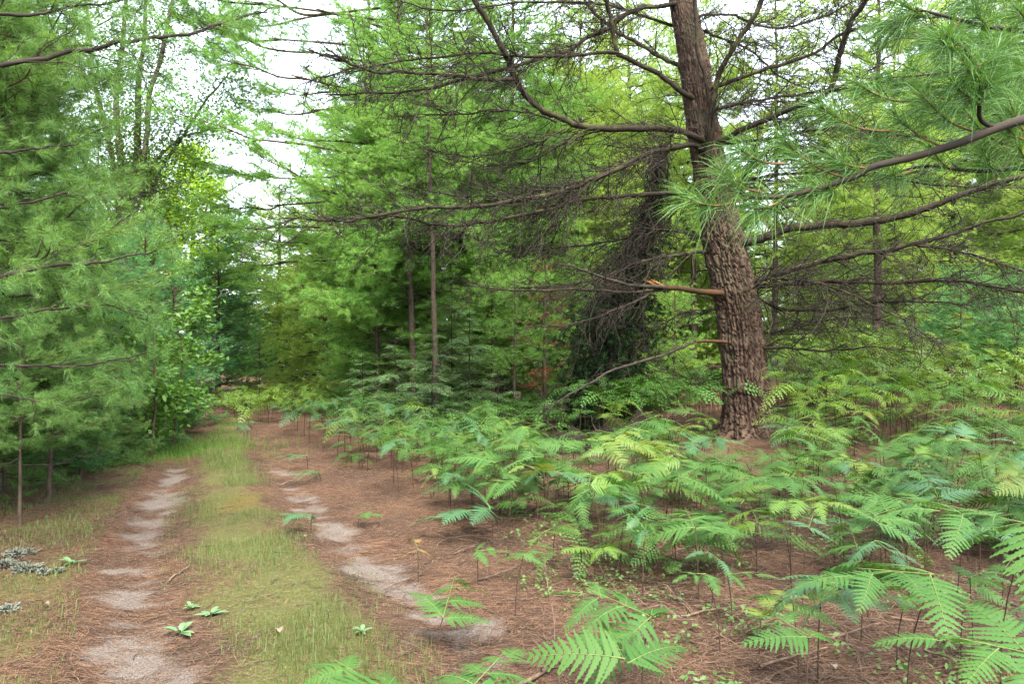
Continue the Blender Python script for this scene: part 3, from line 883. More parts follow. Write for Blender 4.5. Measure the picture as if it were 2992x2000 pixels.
# the two limbs snapped off on the path side
pts = spline([P(*q) - BASE for q in ((1655, 672, 13.0), (1600, 668, 12.85), (1560, 661, 12.7), (1512, 658, 12.55))], 14)
mb = MB()
tubes(mb, pts, np.linspace(.052, .040, 14) * (1 + 0.05 * rng.normal(0, 1, 14)), 10, 0)
o = put('broken_limb', mb.mesh('broken_limb', [M['peeled']]), big)
o['label'] = 'stub of a snapped limb with peeled orange bark'
mb = MB()
tip = pts[-1]
for k in range(9):
    a = rng.uniform(0, 6.28); q = rng.uniform(0, .04)
    s = tip + np.array([0.0, math.cos(a) * q, math.sin(a) * q])
    e = s + np.array([-rng.uniform(.08, .34), rng.normal(0, .03), rng.uniform(0.0, .12)])
    tubes(mb, np.array([s + [0.06, 0, 0], (s + e) / 2, e]), [.016, .013, .002], 5, 0)
put('splintered_end', mb.mesh('splintered_end', [M['wood']]), o)
for path, d0, d1, ra, sd in (([(1520, 658), (1450, 655), (1380, 640), (1320, 618), (1275, 604)], 12.5, 11.8, .034, 71), ([(1530, 664), (1440, 668), (1330, 664), (1230, 668), (1120, 660), (1060, 652)], 12.6, 12.0, .026, 72),
                              ([(1512, 655), (1450, 690), (1380, 720), (1300, 745), (1200, 750)], 12.5, 12.2, .020, 73)):
    pts = spline([P(px, py, d0 + (d1 - d0) * k / (len(path) - 1)) - BASE for k, (px, py) in enumerate(path)], 22)
    mb = MB()
    twiggy(mb, pts, ra, .006, sd, 1.3, 0.9, .15, mi=0, mi2=0, rt=0.0055)
    put('dead_limb', mb.mesh('dead_limb', [M['twig']]), o)
pts = spline([P(*q) - BASE for q in ((1665, 784, 13.0), (1620, 782, 12.9), (1592, 783, 12.8))], 8)
mb = MB()
tubes(mb, pts, np.linspace(.030, .022, 8), 8, 0)
o2 = put('broken_limb', mb.mesh('broken_limb', [M['peeled']]), big)
pts = spline([P(*q) - BASE for q in ((1592, 784, 12.8), (1560, 800, 12.6), (1480, 830, 12.3), (1400, 850, 12.0), (1350, 880, 11.8), (1300, 905, 11.6), (1255, 940, 11.4))], 24)
mb = MB()
twiggy(mb, pts, .026, .007, 75, 0.8, 0.7, .1, mi=0, mi2=0, rt=0.005)
put('dead_limb', mb.mesh('dead_limb', [M['twig']]), o2)
# living crown above the frame
r = np.random.default_rng(5)
for k in range(22):
    z = r.uniform(9.6, 16.5)
    f = (z - 9.6) / 7
    c = np.array([np.interp(z, hz, cl[:, j]) for j in range(3)]) - BASE
    ln = (3.6 - 2.6 * f) * r.uniform(0.8, 1.1)
    me, L0 = LARGE_MID[r.integers(3)]
    put('bough', me, big, c, (r.normal(0, .15), -R(8 + 25 * f + r.normal(0, 6)), r.uniform(0, 6.28)), ln / L0)

# ------------------------------------------------------------------ pines round the clearing
def X(px, dd):
    return (px - CX) * dd / FPX


# left of the track, near to far
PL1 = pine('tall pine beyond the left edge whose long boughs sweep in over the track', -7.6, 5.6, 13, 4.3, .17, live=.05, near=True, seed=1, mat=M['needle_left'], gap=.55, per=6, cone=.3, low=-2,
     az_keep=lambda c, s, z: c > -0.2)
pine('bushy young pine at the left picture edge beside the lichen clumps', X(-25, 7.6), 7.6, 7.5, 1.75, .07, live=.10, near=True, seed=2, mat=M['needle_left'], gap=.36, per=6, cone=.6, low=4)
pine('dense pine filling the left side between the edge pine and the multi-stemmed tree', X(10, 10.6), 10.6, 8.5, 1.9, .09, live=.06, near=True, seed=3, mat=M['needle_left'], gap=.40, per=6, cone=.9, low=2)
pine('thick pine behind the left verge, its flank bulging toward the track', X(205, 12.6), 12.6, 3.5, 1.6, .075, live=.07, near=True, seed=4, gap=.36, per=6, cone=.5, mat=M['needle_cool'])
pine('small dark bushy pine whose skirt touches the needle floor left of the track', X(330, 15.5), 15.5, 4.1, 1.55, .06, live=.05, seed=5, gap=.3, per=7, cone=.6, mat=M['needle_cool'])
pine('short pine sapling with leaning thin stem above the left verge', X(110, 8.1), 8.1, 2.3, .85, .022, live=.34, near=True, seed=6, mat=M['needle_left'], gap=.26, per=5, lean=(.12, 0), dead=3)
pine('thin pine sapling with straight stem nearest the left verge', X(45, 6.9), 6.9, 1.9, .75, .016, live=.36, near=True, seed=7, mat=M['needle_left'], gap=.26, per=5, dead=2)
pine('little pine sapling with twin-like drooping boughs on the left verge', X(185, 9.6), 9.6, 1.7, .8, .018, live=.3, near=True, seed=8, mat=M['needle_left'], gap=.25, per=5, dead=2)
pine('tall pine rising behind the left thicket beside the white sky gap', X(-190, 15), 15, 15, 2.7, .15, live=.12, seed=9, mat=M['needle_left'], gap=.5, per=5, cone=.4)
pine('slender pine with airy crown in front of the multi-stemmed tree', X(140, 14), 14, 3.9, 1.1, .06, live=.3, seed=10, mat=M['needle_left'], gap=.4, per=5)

for i, (px, dd, h, lab) in enumerate(((285, 11.6, 1.5, 'knee-high dense pine seedling below the broad-leaved saplings'), (375, 14.6, 1.5, 'dense pine seedling at the verge beside the bright bracken clump'), (230, 10.6, 1.3, 'bushy pine seedling on the shaded left verge'),
                                      (120, 9.4, 1.4, 'bushy pine seedling behind the leaning sapling stem'), (10, 8.4, 1.3, 'bushy pine seedling at the left edge behind the lichen'), (330, 12.8, 1.7, 'dense pine seedling between the two broad-leaved saplings'))):
    pine(lab, X(px, dd), dd, h, .75, .022, live=.05, near=True, seed=170 + i, gap=.2, per=6, cone=.5, mat=M['needle_cool' if i % 2 else 'needle_left'])
# round the far end of the track
pine('dark pine with drooping lower boughs where the track bends', X(440, 26), 26, 8.5, 3.0, .14, live=.14, seed=11, gap=.45, per=5, cone=.45, mat=M['needle_cool'])
pine('round young pine just past the bend of the track', X(500, 22), 22, 4.6, 1.9, .09, live=.05, seed=12, gap=.33, per=6, cone=.5, mat=M['needle_cool'])
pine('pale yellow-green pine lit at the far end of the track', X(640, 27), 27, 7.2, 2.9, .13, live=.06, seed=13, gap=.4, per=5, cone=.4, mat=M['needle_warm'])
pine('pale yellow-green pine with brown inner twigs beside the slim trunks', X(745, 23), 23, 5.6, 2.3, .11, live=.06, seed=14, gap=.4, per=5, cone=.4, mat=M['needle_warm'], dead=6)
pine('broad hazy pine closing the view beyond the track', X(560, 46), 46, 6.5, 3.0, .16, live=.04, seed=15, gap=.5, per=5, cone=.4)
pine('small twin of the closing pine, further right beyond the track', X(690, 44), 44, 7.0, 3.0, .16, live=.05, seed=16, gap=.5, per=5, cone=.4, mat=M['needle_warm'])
pine('tiny pine sapling with bare thin stem standing in the far bright ferns', X(595, 21), 21, 2.1, .7, .02, live=.45, seed=17, gap=.25)
pine('tiny pine sapling at the rear edge of the blue-green ferns', X(800, 18), 18, 2.0, .7, .02, live=.5, seed=18, gap=.25)

# centre: the leaning-in pines right of the sky gap
pine('tall full pine right of the sky gap, boughs reaching over the track', X(985, 18.6), 18.6, 11.5, 3.6, .13, live=.10, near=True, seed=20, mat=M['needle_mid'], gap=.5, per=5, cone=.35, low=-6, dead=10)
pine('slim pine with crooked grey trunk, first of the three thin trunks', X(872, 17.6), 17.6, 9, 1.5, .062, live=.38, seed=21, mat=M['needle_mid'], gap=.42, per=5, dead=9, lean=(-.35, 0))
pine('slim pine with dark straight trunk, second of the three thin trunks', X(948, 16.8), 16.8, 10, 1.5, .078, live=.34, seed=22, mat=M['needle_mid'], gap=.42, per=5, dead=10, lean=(-.35, 0))
pine('slim pine with two trunks side by side behind the hemlocks', X(1000, 15.2), 15.2, 9.5, 1.4, .062, live=.42, seed=23, mat=M['needle_mid'], gap=.42, per=5, dead=9, lean=(-.2, 0))
pine('bushy mid-height pine behind the three thin trunks', X(1080, 20), 20, 9.5, 2.7, .12, live=.18, seed=24, mat=M['needle_mid'], gap=.42, per=5, cone=.4, dead=5)
pine('tall pine with dense crown behind the curved limb of the old pine', X(1180, 20), 20, 12, 3.0, .13, live=.20, seed=25, mat=M['needle_mid'], gap=.5, per=5, cone=.35, dead=8)
pine('pine with thin crown behind the dark dead conifer', X(1330, 22), 22, 12, 2.8, .12, live=.18, seed=26, gap=.48, per=5, cone=.35, dead=8, mat=M['needle_warm'])
pine('short pine filling the gap beside the rusty dead pine', X(1130, 17.5), 17.5, 4.2, 1.2, .05, live=.25, seed=27, mat=M['needle_mid'], gap=.32, per=5, dead=5)
pine('thin-stemmed pine beside the small grey stump', X(1180, 15.5), 15.5, 3.0, .9, .04, live=.42, seed=28, mat=M['needle_mid'], gap=.3, per=5, dead=4)
pine('tall narrow pine at the top centre beyond the three thin trunks', X(840, 24), 24, 13.5, 3.0, .13, live=.12, seed=29, mat=M['needle_mid'], gap=.55, per=5, cone=.35)

YOUNG = [(820, 20, 3.6, 'young pine low behind the first thin trunk', 'needle_warm'), (905, 21, 4.4, 'young pine showing between the first and second thin trunks', 'needle_mid'), (1040, 18.5, 3.4, 'young pine low behind the twin thin trunks', 'needle_mid'),
         (1150, 22, 5.2, 'young pine with pale tips left of the rusty dead pine', 'needle_warm'), (1225, 19.5, 3.2, 'short young pine right behind the rusty dead pine', 'needle_mid'), (1310, 18.5, 3.8, 'young pine touching the left flank of the blackish conifer', 'needle_mid'),
         (1470, 20, 4.4, 'young pine touching the right flank of the blackish conifer', 'needle_warm'), (1545, 18.5, 3.0, 'short young pine beside the thin trunk left of the old pine', 'needle_mid'), (1680, 24, 5.0, 'young pine hidden behind the old pine trunk', 'needle_warm'),
         (1830, 21, 3.6, 'young pine low in the fern field just right of the old trunk', 'needle_warm'), (1940, 23, 4.8, 'young pine beside the stout banded trunk', 'needle_mid'), (2090, 20.5, 3.8, 'young pine between the stout trunk and the bluish sapling', 'needle_warm')]
for i, (px, dd, h, lab, mt) in enumerate(YOUNG):
    pine(lab, X(px, dd), dd, h, h * .30 + .25, .045, live=.10, seed=140 + i, gap=.36, per=6, cone=.5, mat=M[mt])

# boughs reaching left over the track into the sky gap
CP = [t for t in TREES if t['label'].startswith('tall full pine')][0]
for i, (px, py, dd, ln, yaw, el, sc_) in enumerate(((800, 325, 15.5, 2.6, 176, 6, 1), (830, 455, 15.0, 3.1, 183, 4, 1), (790, 560, 15.8, 2.7, 172, -3, 1), (760, 210, 16.2, 2.4, 185, 10, 1), (720, 120, 15.6, 3.2, 178, 8, 1), (760, 30, 15.2, 3.6, 170, 6, 1), (700, 40, 17, 3.0, 190, 12, 1), (740, 250, 17, 2.8, 186, 2, 1), (700, 405, 16.5, 3.0, 182, 1, 1), (690, 520, 16, 3.1, 177, -2, 1), (660, 600, 18, 2.6, 184, -2, 1), (700, 180, 15, 3.0, 182, 4, 1), (690, 330, 14.6, 2.9, 188, 3, 1), (650, 90, 16, 2.8, 174, 6, 1), (640, 470, 17.5, 2.6, 175, 0, 1), (620, 10, 15, 3.0, 180, 10, 1), (720, 680, 17.0, 2.2, 180, -4, 1))):
    me, L0 = LARGE_NEAR[i % 3]
    q1 = P(px, py, dd + 2.7) - np.array(CP.location)
    q0 = np.array([0, 0, max(.8, q1[2] - rng.uniform(.1, .5))])
    dv = q1 - q0
    az = math.atan2(dv[1], dv[0])
    pts = spline([q0, q0 + dv * .5 + [0, 0, .04], q1, q1 + dv / np.linalg.norm(dv) * .35], 16)
    fw = unit(pts[-1] - pts[-4])
    o = put('bough', me, CP, q1, (rng.normal(0, .15), -math.asin(fw[2]), az), ln * 1.1 / L0)
    recolour(o, {1: M['needle_mid']})
    mb = MB()
    tubes(mb, pts, np.linspace(.036, .016, 16), 7, 0)
    put('limb', mb.mesh('limb', [M['twig_fine']]), CP)

# right: behind the old pine
pine('thin pine trunk seen just left of the old pine trunk', X(1588, 22), 22, 12, 2.6, .10, live=.32, seed=30, gap=.45, per=5, cone=.4, mat=M['needle_warm'], dead=6)
pine('thin pine trunk seen just right of the old pine trunk', X(1772, 20.5), 20.5, 11, 2.4, .085, live=.30, seed=31, gap=.45, per=5, cone=.4, mat=M['needle_warm'], dead=6)
pine('stout pine with banded trunk standing in the sunny fern field', X(2010, 18), 18, 10, 2.5, .115, live=.3, seed=32, gap=.45, per=5, cone=.4, dead=6, mat=M['needle_warm'])
pine('low bluish pine sapling rising from the fern field', X(2200, 15.5), 15.5, 2.3, 1.2, .03, live=.2, seed=33, gap=.25, per=6, cone=.5, mat=M['needle_cool'])
pine('low bluish pine sapling at the right picture edge above the ferns', X(2330, 14.5), 14.5, 2.3, 1.1, .03, live=.2, seed=34, gap=.25, per=6, cone=.5, mat=M['needle_cool'])
pine('leafy pine filling the right background above the fern field', X(2180, 23), 23, 11, 2.9, .12, live=.16, seed=35, mat=M['needle_mid'], gap=.45, per=5, cone=.4)
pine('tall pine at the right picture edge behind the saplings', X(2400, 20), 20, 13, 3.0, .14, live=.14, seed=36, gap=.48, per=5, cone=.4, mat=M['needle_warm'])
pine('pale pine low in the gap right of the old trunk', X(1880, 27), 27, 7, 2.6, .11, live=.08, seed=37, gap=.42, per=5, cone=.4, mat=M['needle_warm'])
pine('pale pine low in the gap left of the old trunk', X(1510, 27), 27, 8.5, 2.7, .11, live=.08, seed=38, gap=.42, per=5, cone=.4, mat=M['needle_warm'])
# the wood beyond
FAR = [(1000, 31, 14), (1120, 36, 14), (1250, 31, 14), (1420, 33, 13), (1500, 40, 14), (1640, 35, 8.5), (1700, 32, 6.5), (1800, 38, 8), (1930, 33, 10.5), (2050, 30, 13), (2180, 36, 15), (2300, 32, 14), (2420, 36, 16),
       (890, 36, 14), (770, 40, 13), (1600, 46, 9), (1760, 46, 8.5), (1990, 44, 14), (40, 24, 11), (150, 28, 9), (230, 34, 11), (330, 42, 12), (470, 60, 7), (-60, 22, 14), (-120, 30, 16), (620, 64, 7), (1330, 44, 17), (1440, 26, 13.5)]
for i, (px, dd, h) in enumerate(FAR):
    pine('far pine merging into the wall of green behind the clearing', X(px, dd), dd, h, h * .25 + .6, .14, live=.06, seed=60 + i, gap=.62, per=5, cone=.35, group='far pines behind the clearing', mat=[None, M['needle_warm'], None, M['needle_warm']][i % 4] if px > 500 else [None, M['needle_cool']][i % 2])

# dead conifers and stump in the middle distance
pine('rusty dead pine with brown hanging needles between the thin trunks and the old pine', X(1250, 17), 17, 3.6, .95, .05, live=.12, seed=40, gap=.4, per=3, mat=M['needle_dead'], dead=8, name='dead_pine_tree')


def dark_conifer():
    D0 = 15.0
    path = [(1372, 935), (1375, 880), (1385, 800), (1405, 700), (1440, 600), (1480, 500), (1500, 430), (1515, 330)]
    half = [44, 74, 100, 98, 70, 44, 30, 20]
    b = P(1372, 960, D0); b[2] = gz(b[0], b[1])
    root = bpy.data.objects.new('dead_conifer_tree', None)
    COL.objects.link(root); root.location = b
    tag(root, 'leaning blackish dead conifer, a shaggy mass of dense fine twigs left of the old pine', 'dead tree')
    c = spline([b] + [P(px, py, D0) for px, py in path], 40) - b
    mb = MB()
    tubes(mb, c, np.linspace(.07, .02, 40), 8, 0)
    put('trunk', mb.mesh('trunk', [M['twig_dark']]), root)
    r = np.random.default_rng(9)
    K = 1900
    t = 0.1 + 0.9 * r.uniform(0, 1, K) ** 1.7
    idx = t * 39; i = np.minimum(idx.astype(int), 38); f = (idx - i)[:, None]
    p = c[i] * (1 - f) + c[i + 1] * f
    az = r.uniform(0, 6.283, K)
    hw = np.interp(t, np.linspace(0, 1, 9), [10] + half) * D0 / FPX
    dr = np.stack([np.cos(az), np.sin(az), r.uniform(-0.9, 0.1, K)], -1)
    ln = hw * r.uniform(0.6, 1.35, K)
    a = shoots(p, dr, ln, 6, sag=.35, wig=.15, r=r)
    mb = MB()
    tubes(mb, a, np.full((K, 1), .007) * np.linspace(1, .5, 6)[None], 3, 0)
    j = np.repeat(np.arange(K), 5)
    q = a[j, r.integers(1, 6, len(j))]
    a2 = shoots(q, r.normal(0, 1, (len(j), 3)) + [0, 0, -.7], r.uniform(.06, .24, len(j)), 4, sag=.3, wig=.2, r=r)
    tubes(mb, a2, np.full((len(j), 4), .0036), 3, 0)
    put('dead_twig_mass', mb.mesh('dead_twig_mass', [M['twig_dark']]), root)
    mb = MB()
    k = r.integers(0, len(a2), 19000)
    k = k[r.random(len(k)) < np.clip(1.4 - (a2[k, 3, 2] - 1.9) / 1.5, .05, 1)]
    needles(mb, a2[k, 3], a2[k, 3] - a2[k, 0], 12, .105, .013, 0, r=r)
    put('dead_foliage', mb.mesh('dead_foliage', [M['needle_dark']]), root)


dark_conifer()


def mound(name, label, cat, px, py, dd, rx, ry, h, mat, seed, sticks=60, smat=None):
    r = np.random.default_rng(seed)
    c = P(px, py, dd); z0 = gz(c[0], dd)
    th = np.linspace(0, 2 * math.pi, 48, endpoint=False)
    rr = np.linspace(0, 1, 14)
    RR_, TT = np.meshgrid(rr, th, indexing='ij')
    lob = 1 + 0.35 * (fbm(np.cos(TT) * 2 + 9, np.sin(TT) * 2 + seed, seed) - 0.5)
    x = RR_ * np.cos(TT) * rx * lob; y = RR_ * np.sin(TT) * ry * lob
    z = h * (1 - RR_ ** 2.2) * (0.2 + 1.6 * fbm(x * 5 + 5, y * 5, seed + 2)) + 0.10 * (fbm(x * 16, y * 16, seed + 4) - .5) - 0.06 * RR_
    v = np.stack([x, y, z], -1).reshape(-1, 3)
    idn = np.arange(14 * 48).reshape(14, 48)
    a, b = idn[:-1], np.roll(idn, -1, 1)[:-1]; c2, d2 = idn[1:], np.roll(idn, -1, 1)[1:]
    mb = MB()
    mb.add(v, np.concatenate([np.stack([a, c2, b], -1).reshape(-1, 3), np.stack([b, c2, d2], -1).reshape(-1, 3)]))
    root = put(name, mb.mesh(name, [mat]), loc=(c[0], dd, z0))
    tag(root, label, cat)
    for s in range(sticks):
        a = r.uniform(0, 6.283); q = math.sqrt(r.uniform(0, 1))
        st = np.array([math.cos(a) * q * rx * .9, math.sin(a) * q * ry * .9, h * (1 - q * q) * .5])
        mb = MB()
        dr = np.array([math.cos(a) + r.normal(0, .6), math.sin(a) + r.normal(0, .6), r.uniform(-.25, 1.1)])
        twiggy(mb, shoots(st, dr, [r.uniform(.3, .95)], 9, sag=.35, wig=.2, r=r)[0], r.uniform(.006, .015), .003, seed * 100 + s, .9, .35, .2, rt=.004)
        put('root', mb.mesh('root', [smat or M['twig']]), root)
    return root


mound('root_mound', 'dark upturned root mound with tangled roots below the blackish dead conifer', 'root mound', 1300, 1010, 11.9, .55, .4, .30, M['soil'], 3, 60)
mound('soil_hollow_bank', 'black soil bank between the root mound and the old pine trunk', 'soil bank', 1440, 1030, 12.3, .85, .45, .42, M['soil'], 4, 22, M['twig_dark'])

# small weathered stump
b = P(1182, 925, 15.2)
b[2] = gz(b[0], b[1])
mb = MB()
tt = np.linspace(0, 1, 8)
tubes(mb, np.stack([0.02 * tt, 0 * tt, -.1 + 0.75 * tt], -1), .10 - .02 * tt + .05 * np.exp(-tt * 8), 12, 0)
o = tag(put('tree_stump', mb.mesh('tree_stump', [M['trunk_dark']]), loc=b), 'small grey weathered stump standing in the shade behind the ferns', 'stump')
mb = MB()
for k in range(7):
    a = 6.28 * k / 7
    s = np.array([.02 + .06 * math.cos(a), .06 * math.sin(a), .62])
    tubes(mb, np.array([s, s + [0, 0, rng.uniform(.04, .16)]]), [.025, .006], 5, 0)
put('jagged_top', mb.mesh('jagged_top', [M['trunk_dark']]), o)


# ------------------------------------------------------------------ near boughs with every needle
def near_branch(root, paths, tufts, seed, nn=95, ll=.112, ww=.0017, name='bough', wood=None):
    """paths: [(picture path with distances), r0, r1]; tufts: [(px, py, d, aim px, aim py, aim d)]"""
    r = np.random.default_rng(seed)
    O = np.array(root.location)
    for k, (path, r0, r1) in enumerate(paths):
        mb = MB()
        pts = spline([P(*q) - O for q in path], 10 + 5 * len(path))
        tubes(mb, pts, np.linspace(r0, r1, len(pts)), 8, 0)
        sub = [t for t in tufts if t[0] == k]
        if sub:
            end = np.array([P(*t[1]) - O for t in sub]); st = np.array([P(*t[2]) - O for t in sub])
            n = len(sub)
            t5 = np.linspace(0, 1, 8)
            tw = st[:, None] * (1 - t5)[None, :, None] + end[:, None] * t5[None, :, None]
            sagv = np.linalg.norm(end - st, axis=1)
            tw[:, :, 2] -= (sagv * .10)[:, None] * (np.sin(t5 * math.pi))[None]
            tubes(mb, tw, np.linspace(.0030, .0020, 8)[None].repeat(n, 0), 6, 2)
            ax = unit(tw[:, -1] - tw[:, -3])
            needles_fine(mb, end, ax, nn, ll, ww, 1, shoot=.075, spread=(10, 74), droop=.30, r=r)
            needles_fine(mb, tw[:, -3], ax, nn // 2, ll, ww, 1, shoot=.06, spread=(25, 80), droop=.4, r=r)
        put(name, mb.mesh(name, [wood or M['twig'], M['needle_near'], M['shoot']]), root)


nb = bpy.data.objects.new('overhanging_pine_tree', None)
COL.objects.link(nb)
NBX, NBY = 4.3, 3.0
nb.location = (NBX, NBY, gz(NBX, NBY))
tag(nb, 'pine beyond the right edge, its sharp close long-needled branches hanging into view', 'pine tree')
me, p_, rad_t = trunk_mesh('trunk', 9.0, .12, M['trunk'], 2999)
put('trunk', me, nb)


def from_trunk(z):
    """a picture-style point (px, py, distance) on the axis of that pine at height z"""
    x = NBX + float(np.interp(z, p_[:, 2], p_[:, 0])); y = NBY + float(np.interp(z, p_[:, 2], p_[:, 1]))
    return (CX + FPX * x / y, HY - (z + gz(NBX, NBY) - EYE) * FPX / y, y)


PATHS = [
    ([from_trunk(2.35), (2900, 150, 2.3), (2440, 245, 2.05), (2346, 273, 2.0), (2281, 294, 1.98), (2192, 329, 1.95), (2087, 361, 1.92), (1999, 382, 1.9), (1946, 410, 1.9), (1807, 448, 1.88), (1719, 452, 1.86), (1695, 441, 1.85)], .016, .003),
    ([(2281, 294, 1.98), (2245, 270, 1.95), (2248, 200, 1.9), (2240, 160, 1.88), (2215, 120, 1.85), (2170, 80, 1.82)], .006, .004),
    ([from_trunk(2.7), (2900, 40, 2.5), (2440, 60, 2.3), (2346, 70, 2.25), (2260, 60, 2.2), (2180, 40, 2.15), (2100, 20, 2.1)], .013, .003),
    ([from_trunk(2.05), (2900, 400, 2.55), (2440, 395, 2.3), (2346, 385, 2.25), (2240, 392, 2.2), (2130, 380, 2.15), (2050, 395, 2.1)], .012, .003),
]
TUFTS = [
    (0, (1690, 338, 1.84), (1800, 375, 1.88)), (0, (1655, 396, 1.84), (1745, 440, 1.87)), (0, (1575, 458, 1.8), (1720, 450, 1.86)), (0, (1720, 478, 1.84), (1800, 450, 1.88)),
    (0, (1905, 358, 1.9), (1990, 384, 1.9)), (0, (1880, 243, 1.9), (2040, 300, 1.94)), (0, (1962, 190, 1.92), (2110, 230, 1.96)), (0, (2110, 215, 1.92), (2230, 300, 1.97)),
    (0, (2040, 250, 1.98), (2160, 335, 1.95)), (0, (1790, 312, 1.95), (1930, 405, 1.9)), (0, (2010, 330, 2.0), (2100, 358, 1.93)), (0, (1840, 430, 1.9), (1900, 422, 1.9)),
    (1, (2150, 88, 1.8), (2200, 108, 1.84)), (1, (2205, 135, 1.84), (2244, 175, 1.88)), (1, (2270, 180, 1.86), (2246, 210, 1.9)), (1, (2290, 110, 1.9), (2235, 150, 1.87)), (1, (2185, 190, 1.88), (2246, 230, 1.92)),
    (2, (2070, 10, 2.1), (2120, 25, 2.12)), (2, (2150, 80, 2.1), (2200, 45, 2.16)), (2, (2230, 10, 2.15), (2270, 62, 2.2)), (2, (2300, 100, 2.15), (2330, 70, 2.24)), (2, (2330, 20, 2.2), (2400, 65, 2.28)), (2, (2020, 60, 2.15), (2110, 22, 2.1)),
    (3, (2040, 400, 2.08), (2090, 388, 2.12)), (3, (2130, 330, 2.1), (2180, 386, 2.17)), (3, (2250, 340, 2.15), (2280, 390, 2.22)), (3, (2310, 220, 2.1), (2346, 300, 2.1)), (3, (2330, 330, 2.15), (2380, 388, 2.26)), (3, (2210, 250, 2.1), (2300, 330, 2.15)),
    (3, (2290, 270, 2.12), (2346, 320, 2.15)), (2, (2336, 160, 2.2), (2390, 120, 2.25)),
]
near_branch(nb, PATHS, TUFTS, 21)
# a second, softer layer of needle sprays further back on the same pine
r = np.random.default_rng(31)
for px, py, dd, s, yaw in ((2560, 60, 4.6, .95, 178), (2540, 180, 4.3, .8, 172), (2600, -40, 4.8, 1.0, 185), (2560, 280, 4.9, .75, 180), (2620, 120, 4.2, .9, 165), (2500, -80, 5.2, 1.0, 195)):
    me, L0 = SMALL_NEAR[r.integers(4)]
    q1 = P(px, py, dd) - np.array(nb.location)
    z0 = max(1.2, q1[2] - .3)
    q0 = np.array([np.interp(z0, p_[:, 2], p_[:, k]) for k in range(3)])
    mb = MB()
    tubes(mb, spline([q0, q0 * .4 + q1 * .6 + [0, 0, -.08], q1, q1 + np.array([math.cos(R(yaw)), math.sin(R(yaw)), 0]) * .15], 12), np.linspace(.03, .016, 12), 7, 0)
    put('limb', mb.mesh('limb', [M['twig']]), nb)
    o = put('bough', me, nb, q1, (r.normal(0, .2), R(r.uniform(-6, 10)), R(yaw)), s)
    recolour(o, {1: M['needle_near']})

r = np.random.default_rng(32)
for k in range(26):
    z = r.uniform(2.6, 8.8)
    a = r.uniform(-1.9, 1.5)
    me, L0 = SMALL_NEAR[r.integers(4)]
    put('bough', me, nb, [np.interp(z, p_[:, 2], p_[:, j]) for j in range(3)], (r.normal(0, .2), -R(r.uniform(-5, 25)), a), (2.1 - .18 * z) / L0)

# long dark boughs of the pine at the left edge
def left_bough(paths, seed):
    O = np.array(PL1.location)
    for k, (path, r0, sd) in enumerate(paths):
        mb = MB()
        pts = spline([P(*q) - O for q in path], 36)
        ends = twiggy(mb, pts, r0, .004, seed + k, 1.0, .62, .05, start=.05, mi=0, mi2=0, rt=.0036, sides=6)
        pos = np.concatenate([e[:, -1] for e in ends] + [e[:, -2] for e in ends[:1]]); ax = np.concatenate([e[:, -1] - e[:, -2] for e in ends] + [e[:, -2] - e[:, -3] for e in ends[:1]])
        needles(mb, pos, ax, 42, .095, .0023, 1, r=np.random.default_rng(seed + 50 + k))
        o = put('bough', mb.mesh('bough', [M['twig'], M['needle_left']]), PL1)


left_bough([
    ([(-150, 180, 4.6), (130, 115, 4.9), (250, 95, 5.0), (360, 75, 5.1), (460, 52, 5.2), (560, 25, 5.3), (640, 12, 5.4)], .016, 1),
    ([(-200, 680, 4.6), (0, 630, 4.8), (120, 603, 5.0), (200, 590, 5.1), (300, 578, 5.3), (380, 566, 5.4)], .015, 2),
    ([(-150, 850, 5.2), (0, 832, 5.4), (160, 836, 5.6), (260, 822, 5.8), (330, 812, 6.0)], .013, 3),
    ([(-150, 960, 5.6), (0, 905, 5.8), (120, 930, 6.0), (240, 905, 6.2)], .012, 4),
    ([(-150, 360, 4.8), (0, 345, 5.0), (90, 340, 5.2), (180, 330, 5.3)], .012, 5),
    ([(-150, 500, 5.4), (0, 470, 5.6), (120, 440, 5.8), (230, 420, 6.0)], .012, 6),
    ([(-150, 20, 4.6), (60, 30, 4.8), (200, 10, 5.0), (330, -20, 5.2)], .012, 7),
    ([(-180, 745, 5.0), (-20, 735, 5.2), (120, 715, 5.4), (230, 700, 5.6), (300, 720, 5.8)], .011, 8),
], 800)

# ------------------------------------------------------------------ broad-leaved tree and saplings
def leaves(mb, pos, n, size, mi, spread=.16, r=None, flat=.5):
    """pointed leaves of four triangles each, clustered round twig ends"""
    r = r or rng
    k = len(pos)
    c = np.repeat(pos, n, 0) + r.normal(0, spread, (k * n, 3)) * [1, 1, .7]
    ax = unit(r.normal(0, 1, (k * n, 3)) * [1, 1, .45] + [0, 0, -.15])
    nr_ = unit(r.normal(0, flat, (k * n, 3)) + [0, 0, 1])
    sd = unit(np.cross(ax, nr_))
    up = np.cross(sd, ax)
    s = (size * r.uniform(.65, 1.2, k * n))[:, None]
    p0 = c; p1 = c + ax * s * .45 + sd * s * .27 + up * s * .06; p2 = c + ax * s * .45 - sd * s * .27 + up * s * .06; p3 = c + ax * s; pm = c + ax * s * .45
    v = np.stack([p0, p1, pm, p2, p3], 1).reshape(-1, 3)
    o = np.arange(k * n)[:, None] * 5
    f = np.concatenate([o + [[0, 1, 2]], o + [[1, 4, 2]], o + [[0, 2, 3]], o + [[2, 4, 3]]])
    mb.add(v, f, mi, np.repeat(r.uniform(0, 1, k), n * 5))


